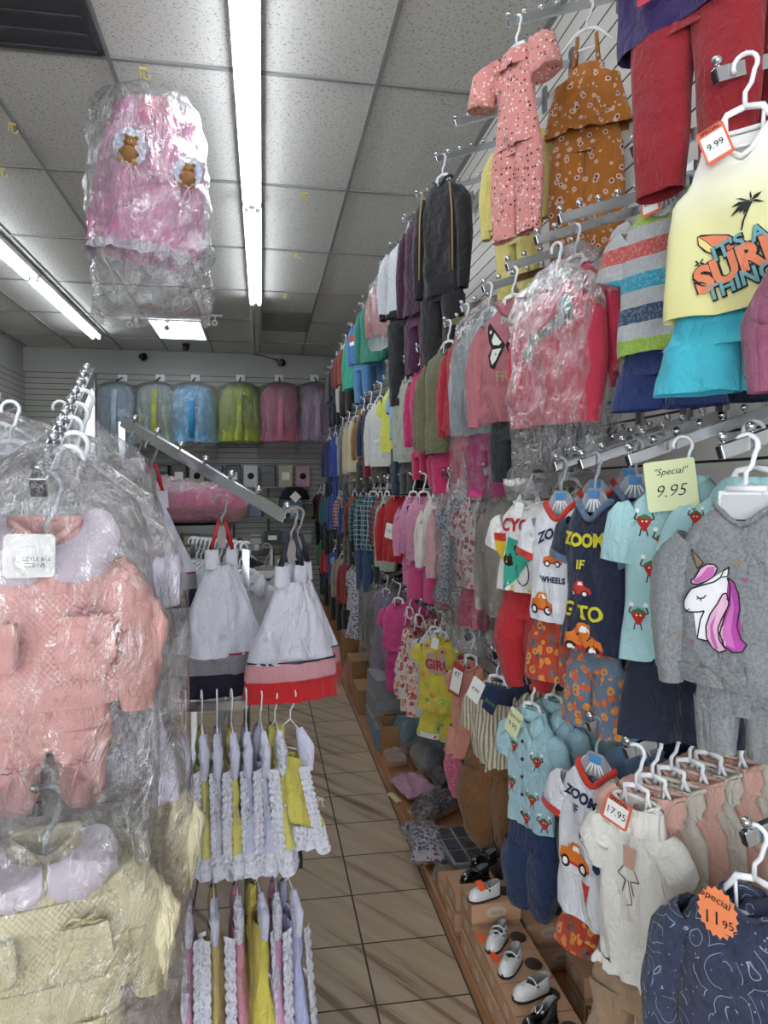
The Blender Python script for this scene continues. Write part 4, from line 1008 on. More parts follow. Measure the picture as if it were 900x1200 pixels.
for i, X in enumerate((.80, .85, .90, .95, 1.0, 1.06)):
    def ex(r, i=i):
        if i == 0:
            card(r, TM(-.05, -.055, -.11, 0, .45), .055, .085, PAPER, [('4.99', 0, 0, .02, INK)], name='price_tag'); card(r, TM(.015, -.05, -.135, 0, .45), .05, .09, NV, [('BOYS', 0, -.01, .018, pm('print_green', '#6fae5a', .8))], name='brand_card')
        b = MB(); b.loft([(-.088, 0, .04, .02), (-.10, 0, .075, .028), (-.15, 0, .08, .03)], DNAVY, 18, .02, .004, 12, i); b.build('undershirt', r)
    outfit(lbs[i], onarm('D', 576, X), -56 if i == 0 else -62, dict(kind='tee', W=.22, L=.34 if i == 0 else .30, m=STC, lod=1, D=.03, sl=.13, fl=.8 if i == 0 else 1), dict(kind='harem', W=.29, L=.34, z=-.33, m=BRN, lod=1, D=.045) if i < 2 else None, group=GRP['D'], extra=ex)
def girl(b): b.text('GIRL', .0, -.215, .062, pm('print_magenta', '#b8305a', .8), bold=.035, off=.004); b.decal([(-.06, -.16), (.05, -.16), (.06, -.255), (-.05, -.255)], pm('print_beige', '#b8a58a', .7), .002)
TRO = fab('#d6c548', 'tropic')
outfit('yellow tropical tee reading GIRL over a matching printed skirt', onarm('D', 511, .80), -48, dict(kind='tee', W=.23, L=.36, m=TRO, lod=2, D=.032, deco=girl, sl=.06), dict(kind='shorts', W=.22, L=.13, m=TRO, lod=1, hm=fab('#d9d9cf')), group=GRP['D'], extra=lambda r: small_tag(r, .0, -.11))
CO = fab('#d2907c'); PL = fab('#c95f80', 'lace', '#e3a0b4')
def coralx(r):
    b = MB(); ruffle(b, -.36, .105, .035, .10, CO, 5, .018, 70, 1.25); b.build('peplum_ruffle', r)
    card(r, TM(-.02, -.06, -.15, 0, .25), .06, .13, PAPER, [('4T', 0, .02, .03, INK)], edge=pm('tag_red', '#b03a3a', .6), name='price_tag')
outfit('coral ruffled top over pink lace trousers, tall white tag', onarm('D', 546, .80), -58, dict(kind='tee', W=.17, L=.29, m=CO, lod=1, D=.032, sl=.05), dict(kind='harem', W=.24, L=.24, z=-.40, m=PL, lod=1), group=GRP['D'], extra=coralx)
# ---------------------------------------------------------------- the receding rows of the right wall
_row_seen = {}
def far(row, px, desc, kind, tc, L=.36, bk=None, bc=None, BL=.25, W=.26, bg=None, X=.80, rz=-66, second=True, hg='white', D=.035, **kw):
    p = onarm(row, px, X); lod = 1 if px > 420 else 0
    h = (px * 7919 + ord(row) * 131) % 97 / 97.0; rz += (h - .5) * 22; W *= .76 + .16 * h; L *= .94 + .1 * ((h * 7) % 1)
    m = tc if not isinstance(tc, str) else fab(tc)
    bm_ = (bc if not isinstance(bc, str) else fab(bc)) if bc else None
    top = dict(kind=kind, W=W, L=L, m=m, D=D, lod=lod); top.update(kw)
    o = outfit(desc + ' ' + ROW[row], p, rz, top, dict(kind=bk, W=W*.85, L=BL, m=bm_, lod=lod) if bk else None, bagw=dict(W=W+.07, L=L+(BL if bk else 0)+.06, lod=1 if px > 500 else 0, cr=1.3) if bg else None, group=GRP[row], hang=hg)
    if second:
        c = copy_tree(o); c.location = p + Vector((.13, .03, .042)); c.rotation_euler = (0, 0, radians(rz - 5)); tag(c, 'hanging close behind the ' + desc + ' ' + ROW[row] if len(desc.split()) < 9 else 'behind the ' + desc, 'clothes', GRP[row])
    return o
# top row
far('A', 446, 'salmon pink bagged jacket with black lettering', 'long', '#b9716e', .34, bg=True, deco=lambda b: b.text('LUCKY', 0, -.24, .05, INK, rot=1.5, bold=.03))
far('A', 432, 'teal green sweatshirt', 'long', '#2c7f6d', .46)
def cblock(b): b.decal([(-.12, -.22), (.12, -.22), (.12, -.27), (-.12, -.27)], pm('print_orange_red', '#c0492c', .8)); b.decal([(-.12, -.27), (.12, -.27), (.12, -.30), (-.12, -.30)], PAPER)
far('A', 421, 'blue jacket with an orange and white band', 'long', '#4d78b4', .38, 'pants', '#4a7fae', .34, deco=cblock)
far('A', 409, 'jade green sweatshirt beside the blue banded jacket', 'long', '#1f9a80', .5)
far('A', 402, 'rust brown shirt', 'long', '#7c3326', .4, 'pants', '#2d2722', .3)
far('A', 397, 'grey and wine red shirt', 'long', '#7b3138', .3, 'pants', '#b5b6b2', .3)
far('A', 392, 'dark navy set at the far end', 'long', '#1c2336', .4, 'pants', '#1b1f2c', .3)
far('A', 387, 'slate grey set at the far end', 'long', '#5d6268', .4, 'pants', '#22242a', .3)
# second row
far('B', 488, 'hot pink long top beside the olive hoodie', 'long', '#c42a68', .40, 'pants', '#b81f55', .2)
far('B', 474, 'pale grey green long tee', 'long', '#a9b0a2', .46, 'pants', '#3a3f3b', .2)
far('B', 465, 'light blue tee over dark jeans', 'tee', '#8db9d9', .34, 'pants', '#1f2d45', .34)
far('B', 456, 'bright yellow tee', 'tee', '#d8dc55', .42, deco=lambda b: b.disc(.0, -.22, .02, INK))
far('B', 442, 'white long sleeved tee', 'long', '#cfd3d0', .46, 'pants', '#4b4a44', .14)
far('B', 431, 'navy and red sports set', 'long', '#27324c', .36, 'pants', '#7e1a22', .2)
far('B', 423, 'ochre brown hooded jacket', 'hood', '#8c6a36', .36, 'pants', '#3c3a33', .3)
far('B', 414, 'cream zip cardigan', 'long', '#b9b090', .5, 'pants', '#6b624c', .14)
far('B', 406, 'silver padded set in clear film', 'long', '#8e9190', .5, 'pants', '#5f6160', .2, bg=True)
far('B', 399, 'light grey tee over dark trousers', 'tee', '#9da2a4', .3, 'pants', '#1e2026', .36)
far('B', 391, 'royal blue tracksuit', 'long', '#1f3f94', .5, 'pants', '#1b3785', .3)
far('B', 384, 'dark blue tracksuit', 'long', '#1c2a5d', .5, 'pants', '#141e3f', .3)
# third row
far('C', 566, 'cream outfit in crumpled clear film', 'long', '#b7afa1', .42, bg=True, rz=-70, W=.20, X=.84, second=False)
FPK = fab('#d9cfcc', 'floral', '#b0404f', '#d07b7b', 1.2)
far('C', 550, 'pink flowered blouse in clear film over a rose skirt', 'tee', FPK, .38, 'shorts', '#cf4f73', .15, bg=True, rz=-56, W=.25)
far('C', 530, 'white and blue ditsy print dress', 'dress', fab('#c9cfd4', 'floral', '#31507c', '#7d9bb4', 2.2), .46, bg=True)
far('C', 519, 'pale pink knitted top', 'long', '#d0a3a9', .36)
far('C', 508, 'white frilled romper with a pink bow hem over a rose skirt', 'long', '#ddd6d0', .33, 'shorts', '#c9447c', .2, rz=-58)
far('C', 492, 'second pale pink set with satin collar', 'tee', '#d491ae', .34, 'shorts', '#c9447c', .2)
far('C', 480, 'light pink long sleeved set', 'long', '#d88fb2', .33, 'pants', '#d273a0', .2, rz=-58)
far('C', 462, 'bright red ruffled set with a big white tag', 'long', '#b01820', .40, rz=-58)
small = [o for o in scn.objects if o.get('label', '').startswith('bright red ruffled')][0]
card(small, TM(.0, -.06, -.33, 0, .2), .09, .09, PAPER, [('12.95', 0, 0, .03, INK)], name='price_tag')
far('C', 450, 'pale mint long cardigan', 'long', '#a7b5a8', .48)
far('C', 442, 'dark red checked shirt', 'long', fab('#5d1b22', 'plaid', '#2b1015', '#8d5555', .5), .36, 'pants', '#1d2330', .3)
far('C', 434, 'grey blue checked flannel shirt', 'long', fab('#2f5566', 'plaid', '#1d3340', '#9fb3b8', .5), .42, 'pants', '#2c4a6b', .34, rz=-56)
far('C', 423, 'dark teal checked shirt over blue jeans', 'long', fab('#1d4a4f', 'plaid', '#123036', '#5b8d8a', .5), .36, 'pants', '#27466b', .42)
far('C', 413, 'rust coloured shirt over black trousers', 'long', '#74301f', .36, 'pants', '#17181d', .3)
far('C', 405, 'navy blue shirt with white trim', 'long', '#1d2f66', .4, 'pants', '#5a5242', .3)
far('C', 397, 'red and white checked shirt', 'long', fab('#8a2f36', 'plaid', '#5d1f28', '#c9b3b0', .5), .36, 'pants', '#1b1d24', .36)
far('C', 389, 'cobalt blue shirt', 'long', '#1f3b86', .42, 'pants', '#1a1c22', .4)
far('C', 384, 'teal and navy shirt', 'long', '#1f5560', .38, 'pants', '#1a1c22', .4)
far('C', 378, 'purple shirt near the back corner', 'long', '#4b2248', .38, 'pants', '#16161b', .4)
far('C', 373, 'maroon shirt nearest the back corner', 'long', '#56191f', .38, 'pants', '#16161b', .4)
# bottom row
far('D', 505, 'white logo tee half hidden by the yellow GIRL tee', 'tee', '#c4cccb', .44, deco=lambda b: b.text('LA', .0, -.25, .07, INK, bold=.03), rz=-58)
far('D', 487, 'white sundress with red and orange leaves', 'sundress', fab('#ddcfca', 'floral', '#c0455a', '#dd8b55', .9), .50, rz=-58)
far('D', 476, 'second white leaf print sundress', 'sundress', fab('#ddcfca', 'floral', '#b03058', '#dd8b55', .8), .50, rz=-62)
far('D', 463, 'hot pink ruffled top and trousers', 'tee', '#cf4485', .32, 'pants', '#c03a78', .25, rz=-56)
far('D', 449, 'lavender dress in clear film', 'dress', '#9a8aa8', .55, bg=True)
far('D', 440, 'grey and white striped dress in clear film', 'dress', fab('#a9acb0', 'vstripe', '#6d7378', s=.8), .52, bg=True)
far('D', 431, 'grey leggings set in clear film', 'dress', fab('#8e8f90', 'vstripe', '#b9b6ac', s=.8), .56, bg=True)
far('D', 421, 'blue and white flowered dress', 'dress', fab('#b9bec6', 'floral', '#34406b', '#7c5560', 1.5), .58, rz=-58)
far('D', 412, 'pale flowered dress with a yellow collar', 'dress', fab('#aeb5b4', 'floral', '#7b3f45', '#5f7f8c', 1.4), .44, 'pants', '#7b8d98', .2)
far('D', 405, 'dark red cardigan', 'long', '#7e1a1f', .42, 'pants', '#14151a', .3)
far('D', 399, 'beige cardigan over black trousers', 'long', '#8e8271', .46, 'pants', '#101116', .35)
far('D', 391, 'royal blue tee with a grey print', 'tee', '#1b3a96', .42, 'pants', '#0f1015', .4, deco=lambda b: b.disc(.0, -.2, .05, pm('print_grey', '#8d99a0', .8)))
far('D', 383, 'scarlet sweatshirt over black trousers', 'long', '#a31a1a', .36, 'pants', '#0f1015', .42)
far('D', 376, 'green and yellow jersey', 'long', '#1f6f4d', .36, 'pants', '#0f1015', .42)
far('D', 371, 'brown jumper nearest the back corner', 'long', '#54402f', .36, 'pants', '#0f1015', .42)
build_arms()
# ---------------------------------------------------------------- shoe boxes and shoes
KR = NT('kraft_board'); kn = KR.n('TexNoise', {'Vector': KR.obj(), 'Scale': 260.0, 'Detail': 2.0}).outputs[0]
KR.bsdf(KR.mix(KR.math('MULTIPLY', kn, .3), lin('#b58d6d'), lin('#94705a')), .75)
KRAFT = KR.m; KRB = pm('kraft_board_side', '#96745a', .8); LBL = pm('label_pale', '#b9a48f', .7); LBLI = pm('label_ink', '#6f6a66', .7); OV = pm('dark_oval_print', '#3a2c26', .5)
def ell(b, T, rx, rz, m, n=24):
    vs = [(rx*cos(2*pi*k/n), rz*sin(2*pi*k/n)) for k in range(n)]; b.flat(vs, [tuple(range(n))], m, T)
def shoebox(x, y, z, w=.165, d=.125, h=.075, rz=0, label=''):
    t = empty('shoe_box', (x + w/2, y + d/2, z), (0, 0, rz))
    b = MB(); b.box((0, 0, h*.42), (w-.004, d-.004, h*.84), KRB); b.build('box_base', t, bevel=.0012)
    b = MB(); b.box((0, 0, h*.60), (w, d, h*.8), KRAFT)
    o = b.build('lid', t, bevel=.0012)
    b = MB(); f = lambda px, pz: (px, -d/2-.0012, h*.62+pz); ell(b, f, .034, .019, LBL)
    b.flattext('carel', lambda px, pz: (px, -d/2-.002, h*.62+pz), .020, LBLI, sx=1.1)
    b.build('label_print', o)
    for s in (-1, 1): b = MB(); ell(b, lambda px, pz, s=s: (s*(w/2+.0012), px, h*.6+pz), .024, .016, LBL); b.build('side_label', o)
    b = MB(); ell(b, lambda px, pz: (.045+px*.8, pz*.9, h+.0008), .032, .032, OV); b.build('lid_window', o, recalc=True)
    tag(t, label, 'shoe box', 'kraft shoe boxes on the wooden board'); return t
X0 = .648
stk = [('S1', 2.34, 2, 'under the black shoe beside the sock pack'), ('S2', 2.14, 3, 'in the tallest stack under the white shoe with an orange tag'), ('S3', 2.012, 2, 'in the stack under the toe-strap white shoe'),
       ('S4', 1.885, 2, 'in the stack under the second white strap shoe'), ('S5', 1.757, 2, 'in the stack under the white shoe pointing left'), ('S6', 1.628, 2, 'in the stack under the front black shoe')]
lv = ['bottom shoe box', 'upper shoe box', 'topmost shoe box']
TOPZ = {}
for nme, y, n, w in stk:
    for k in range(n): shoebox(X0 + (.004 if k % 2 else 0), y, .0565 + k*.0755, label='kraft ' + lv[k] + ' ' + w)
    TOPZ[nme] = (y, .0565 + n*.0755)
shoebox(.855, 2.11, .0565, label='kraft shoe box below another, under the navy trousers'); shoebox(.825, 2.125, .132, label='kraft shoe box stacked by the wall under the navy trousers')
for k in range(2): shoebox(.90, 1.865, .0565 + k*.0755, w=.155, label='kraft shoe box by the wall beside the white blouse, ' + ('lower' if k == 0 else 'upper') + ' one')
shoebox(.90, 1.72, .0565, w=.155, label='kraft shoe box by the wall nearest the beige trousers')
shoebox(.66, 2.50, .0565, label='kraft shoe box partly under the bagged sock packs')

SW1 = pm('white_leather', '#c9c8c6', .28, **{'Coat Weight': .5}); SB1 = pm('black_patent', '#0c0c10', .12, **{'Coat Weight': 1.0}); LIN = pm('shoe_lining', '#a9a8a8', .8); SOLE = pm('dark_sole', '#26201e', .7); ORG = pm('orange_tag', '#ef5a2a', .6); SIL = pm('buckle_silver', '#c9c9c9', .2, 1.0)
def shoe(p, rz, m, label, straps=1, tg=None, L=.118, high=False):
    t = empty('toddler_shoe', p, (0, 0, radians(rz))); N = 22
    def wd(q): return .0255 * max(0.02 if q < .5 else .09, 1 - abs(2*q-1)**(3.2 if q < .5 else 6)) ** .5 * (1.06 - .16*q)
    def hh(q): return (.024 + .008*sin(min(1, q*2.2)*pi/2) + (.013 if not high else .026) * min(1, max(0, (q-.45)/.35)) ** 1.1) * (max(.05, 1-abs(2*q-1)**6) ** .3 if q < .5 else 1)
    b = MB(); o = [(wd(q)*1.05, (q-.5)*L*1.02) for q in [k/N for k in range(N+1)]]; P = o + [(-x, y) for x, y in o[::-1]]
    b.prism(P, 0, .007, SOLE)
    for v in b.bm.verts: v.co = Vector((v.co.x, v.co.z, v.co.y))
    b.build('sole', t, bevel=.001)
    b = MB()
    for off, mm in ((0, m), (.0022, LIN)):
        for s in (-1, 1):
            rows = []
            for k in range(N+1):
                q = k/N; y = (q-.5)*(L-off*2); w = max(.0005, wd(q)-off); h = hh(q)-off*.4
                lim = pi/2 if q < .40 else pi/2 - min(1, (q-.40)/.12) ** .7 * .62 + (.12*max(0, (q-.8)/.2))
                if high: lim = pi/2 if q < .5 else pi/2 - min(1, (q-.5)/.08) * .45
                r = []
                for j in range(9):
                    a = lim*j/8; r.append((s*w*cos(a)**.75 if cos(a) > 0 else 0, y, .006 + h*sin(a)))
                rows.append(r)
            b.quadgrid(rows, mm, close=False)
    # heel closure
    for off, mm in ((0, m), (.0022, LIN)):
        w = .0075; pts = [(-w, L/2-.0005-off, .006), (w, L/2-.0005-off, .006), (w, L/2-.001-off, hh(1)+.001), (-w, L/2-.001-off, hh(1)+.001)]
        i = b.mi(mm); b.bm.faces.new([b.bm.verts.new(q) for q in pts]).material_index = i
    b.build('upper', t)
    if high:
        b = MB(); b.wire([(0, -.012, .036), (.004, 0, .046), (.0, .012, .052)], .0012, PAPER, 5); b.wire([(-.004, -.01, .036), (-.014, -.002, .046), (-.02, -.01, .03)], .001, PAPER, 5); b.build('lace', t)
    for i in range(straps):
        q = .50 + i*.16 if straps > 1 else .56; y = (q-.5)*L; w = wd(q); h = hh(q)
        b = MB(); b.wire([(-w*.98, y, h*.7), (-w*.75, y, h*.96), (0, y-.001, h+.007), (w*.75, y, h*.96), (w*1.0, y, h*.7)], .0032, m, 8, flat=.4)
        s = b.build('strap', t)
        b = MB(); b.box((w*.85, y, h*.92), (.006, .007, .004), SIL); b.build('buckle', s)
    if not high:
        b = MB()
        for k in range(5): b.ball((.005*cos(k*1.257), -L*.22+.005*sin(k*1.257), .006+hh(.28)+.0005), .0024, m, 6, 4)
        b.build('flower_trim', t)
    if tg:
        b = MB(); b.box((0, 0, 0), (.036, .024, .001), ORG, Matrix.Rotation(.5, 3, 'Y')); q = b.build('price_sticker', t); q.location = tg; q['label'] = 'bright orange price sticker'
    tag(t, label, 'shoe', 'toddler shoes on the kraft boxes')
def onS(px, py, z): q = atZ(px, py, z); return Vector((q.x, q.y, z + .001))
shoe(onS(556, 1031, TOPZ['S1'][1]), -72, SB1, 'glossy black strap shoe on the box beside the sock pack', 1)
shoe(onS(572, 1022, TOPZ['S1'][1]) + Vector((-.0, .055, 0)), -68, SB1, 'grey lined black shoe behind the first black strap shoe', 1)
shoe(onS(567, 1052, TOPZ['S2'][1]), -74, SW1, 'white strap shoe with an orange sticker across its toe', 1, (.0, -.012, .042))
shoe(onS(582, 1106, TOPZ['S3'][1]), -40, SW1, 'white two-strap shoe pointing to the front', 2, (-.045, -.005, .004))
shoe(onS(598, 1134, TOPZ['S4'][1]), -42, SW1, 'white strap shoe with buckle and orange sticker beside it', 1, (-.05, .01, .004))
shoe(onS(622, 1166, TOPZ['S5'][1]), -74, SW1, 'largest white strap shoe, pointing left, behind the front black shoe', 1)
shoe(onS(632, 1203, TOPZ['S6'][1]), -66, SB1, 'black leather ankle shoe with white lace at the very front', 0, high=True)

# ---------------------------------------------------------------- packs and boxes along the board
def pillow(px, py, z, w, d, h, rz, m, label, name='bagged_clothes', film=True, seed=1, cat='packed clothes', tz=0, group='bagged clothes on the wooden board', inner=None, p=None):
    p = p or atZ(px, py, z); t = empty(name, (p.x, p.y, z), (0, tz, radians(rz)))
    b = MB(); rows = []; n, k = 22, 16
    def puff(W, D, H, mm, am, sd, z0=0):
        for side in (1, -1):
            rows = []
            for i in range(k+1):
                v = i/k; r = []
                for j in range(n+1):
                    u = j/n; e = (max(0, 1-abs(2*u-1)**5) * max(0, 1-abs(2*v-1)**5)) ** .5
                    x = (u-.5)*W; y = (v-.5)*D
                    nz = noise.noise(Vector((x*22, y*22, sd))) * am
                    r.append((x + nz*.3, y + nz*.3, z0 + (H*.5 + H*.5*e + nz*e) if side == 1 else z0 + H*.5 - H*.5*e*.95))
                rows.append(r)
            b.quadgrid(rows, mm, close=False)
    puff(w, d, h, m, .022*min(1, h/.05), seed); b.build('folded_clothes', t)
    if film:
        b = MB(); rows = []; puff(w*1.08, d*1.08, h*1.10, BAG, .035*min(1, h/.05), seed+3, 0.0); b.build('plastic_bag', t)
    tag(t, label, cat, group); return t
FLW = fab('#b6b4ba', 'floral', '#3f4f66', '#7c3f50', 1.6)
pillow(500, 1000, .062, .14, .26, .075, -8, FLW, 'clear bag of flowered baby cloth hanging over the board edge', seed=2)
pillow(492, 985, .06, .12, .16, .06, 20, fab('#a8a4ab', 'floral', '#6b2f45', '#46566b', 1.6), 'small flowered bag with maroon trim beside the sock pack', seed=9)
# sock pack with a grid of cards
p = atZ(548, 1003, .075); t = empty('sock_pack', (p.x, p.y, .058), (0, 0, radians(2)))
b = MB(); b.box((0, 0, .035), (.21, .30, .07), pm('pack_grey', '#a3a8ac', .4)); b.build('pack_body', t, bevel=.008)
b = MB()
for i in range(3):
    for j in range(3): b.box(((i-1)*.068, (j-1)*.097, .0725), (.058, .085, .005), [pm('card_black', '#1d1b1c', .5), pm('card_maroon', '#3d1a1e', .5), pm('card_brown', '#2c2620', .5), pm('card_blue', '#1d2a55', .5)][(i*2+j*3) % 4])
b.build('sock_cards', t, bevel=.002)
b = MB(); b.box((0, 0, .042), (.222, .312, .082), BAG); b.build('plastic_bag', t, bevel=.006)
tag(t, 'flat clear pack holding a grid of dark sock cards', 'pack', 'bagged clothes on the wooden board')
p = atZ(592, 1003, .10)
for k in range(3):
    t = empty('flat_pack', (p.x + k*.012, p.y + .05 + k*.01, .06 + k*.03), (0, 0, .1)); b = MB(); b.box((0, 0, .012), (.12, .27, .022), pm('pack_blue', '#39415f', .4) if k else pm('pack_silver', '#8e949a', .3)); b.build('pack_body', t, bevel=.004)
    b = MB(); b.box((0, 0, .014), (.128, .278, .029), BAG); b.build('plastic_bag', t, bevel=.004); tag(t, ['lowest', 'middle', 'upper'][k] + ' flat wrapped pack beside the sock pack, by the wall', 'pack', 'flat packs')
pillow(512, 955, .062, .28, .12, .09, 38, fab('#33363b', 'floral', '#7e3138', '#7c828a', 1.5), 'dark patterned bundle in film lying diagonally', seed=4)
pillow(485, 928, .062, .17, .24, .06, 12, fab('#c690a8'), 'pink folded baby clothes in a clear bag', seed=5)
pillow(508, 905, .062, .20, .26, .15, 6, fab('#8b9095'), 'crumpled clear bag of grey cloth behind the pink clothes', seed=6)
pillow(486, 880, .062, .22, .22, .20, 10, fab('#5f8792'), 'shiny bag of teal blue cloth leaning on the brown carton', seed=7)
pillow(527, 930, .062, .15, .22, .12, 0, fab('#2a3444'), 'bag of dark blue jeans cloth under the coral trousers', seed=8)
pillow(463, 897, .062, .12, .13, .09, 0, BAGH, 'small crumpled ball of clear plastic film', name='plastic_wrap', film=False, seed=11, cat='plastic')
pillow(414, 800, .062, .14, .26, .16, 0, fab('#c4664f'), 'orange bag on the board far down the aisle', seed=12)
p = atZ(462, 935, .058); t = empty('paper_card', (p.x, p.y, .058), (0, 0, .25)); b = MB(); b.box((0, 0, .002), (.03, .11, .004), pm('card_cream', '#bdb58e', .7)); b.build('card_sheet', t); tag(t, 'narrow cream card lying on the board beside the pink clothes', 'card')
def carton(px, py, w, d, h, label, m, z=.0565, openb=False, name='cardboard_box', rz=0, dx=0):
    p = atZ(px, py, z); t = empty(name, (p.x + w/2 + dx, p.y + d/2, z), (0, 0, rz)); b = MB()
    if openb:
        for s in (-1, 1): b.box((s*(w/2-.003), 0, h/2), (.006, d, h), m); b.box((0, s*(d/2-.003), h/2), (w-.012, .006, h), m)
        b.box((0, 0, .003), (w-.012, d-.012, .006), m); b.build('box_walls', t)
        b = MB(); b.box((w*.25, d/2+.03, h-.01), (w*.9, .004, .07), m, Matrix.Rotation(.9, 3, 'X')); b.build('flap', t)
    else:
        b.box((0, 0, h*.4), (w-.004, d-.004, h*.8), m); b.build('box_base', t, bevel=.002); b = MB(); b.box((0, 0, h*.76), (w, d, h*.48), m); b.build('lid', t, bevel=.002)
    tag(t, label, 'box'); return t
CARD = pm('brown_cardboard', '#8a6642', .8); GB = pm('grey_box_board', '#7c7d80', .6)
carton(448, 886, .16, .20, .17, 'open brown carton behind the pink and teal bags', CARD, openb=True)
for k in range(3): carton(438, 868, .20, .30, .12, 'grey lidded box, ' + ['bottom', 'middle', 'top'][k] + ' one of the stack of three', GB, z=.0565 + k*.1205, name='storage_box', dx=.01*k - (k*.0)) if False else None
p = atZ(436, 868, .0565)
for k in range(3):
    t = empty('storage_box', (p.x + .13 + .008*k, p.y + .2, .0565 + k*.1205), (0, 0, .02*k)); b = MB(); b.box((0, 0, .045), (.236, .316, .09), GB); b.build('box_base', t, bevel=.002); b = MB(); b.box((0, 0, .085), (.24, .32, .07), GB); b.build('lid', t, bevel=.002)
    tag(t, 'grey lidded box, ' + ['bottom', 'middle', 'top'][k] + ' one of the stack of three on the board', 'box', 'grey boxes')
carton(441, 880, .045, .16, .13, 'narrow blue grey folder box between the grey boxes and the carton', pm('folder_blue', '#5f7488', .5), name='folder_box')
for i, (px, py, w, h) in enumerate(((420, 838, .16, .17), (412, 812, .18, .24), (404, 786, .2, .3))):
    carton(px, py, w, .3, h, ['brown box beyond the grey boxes', 'taller brown box further along the board', 'tall brown box far down the board'][i], CARD)
for i, (px, py, w, d, h, lb) in enumerate(((520, 912, .20, .18, .14, 'crumpled clear film under the yellow tee'), (500, 848, .16, .2, .16, 'crumpled clear film above the teal bag'), (524, 1035, .06, .12, .05, 'strip of clear film hanging by the front of the board'))):
    pillow(px, py, .062, w, d, h, 25*i, BAGH, lb, name='plastic_wrap', film=True, seed=31+i, cat='plastic', group='loose clear film')
# ---------------------------------------------------------------- left foreground rack
def rackpost(b, x, y, z1, s=.025): b.box((x, y, z1/2), (s, s, z1), CHROME)
P1 = atY(106, 436, 1.62); T1 = atY(45, 572, .97); T2 = atY(40, 948, .97)
t = empty('garment_rack', (P1.x, P1.y, 0)); b = MB(); b.box((0, 0, P1.z/2), (.022, .022, P1.z), CHROME); b.build('post', t, bevel=.0015)
b = MB()
for a in range(4): b.bar((0, 0, .03), (.32*cos(a*pi/2+.4), .32*sin(a*pi/2+.4), .03), .025, .03, CHROME)
b.build('base_feet', t)
tag(t, 'chrome upright of the rack holding the bagged pink and cream baby sets', 'rack')
make_arm((P1.x, P1.y-.012, P1.z-.005), T1, 10, w=.022, h=.026, br=.0085, bracket=False, label='sloping chrome rail with large ball stops at the left foreground')
P2 = Vector((P1.x, P1.y-.012, T2.z + (P1.z - T1.z))); make_arm(P2, T2, 9, w=.022, h=.026, br=.0085, bracket=False, label='lower sloping chrome rail showing between the pink and cream sets')
def along(T, P, d): v = (P - T).normalized(); return T + v*d + Vector((0, 0, .014))
KN = fab('#e3aca5', 'knit', '#b06f68'); KNP = fab('#e3aca5'); RIB = pm('satin_ribbon_pink', '#cf9a9c', .35); SAT = pm('satin_white', '#cfc3cf', .5)
def bow(b, x, y, z, s, m, tails=1.0):
    for k in (-1, 1):
        b.wire([(x, y, z), (x+k*s*.6, y-.004, z+s*.35), (x+k*s, y-.003, z+.0), (x+k*s*.55, y-.002, z-s*.18), (x, y, z)], s*.13, m, 6, flat=.35)
        b.wire([(x, y, z), (x+k*s*.5, y-.002, z-s*.8*tails), (x+k*s*.75, y, z-s*1.9*tails)], s*.11, m, 6, flat=.35)
    b.ball((x, y-.003, z), s*.17, m, 8, 6)
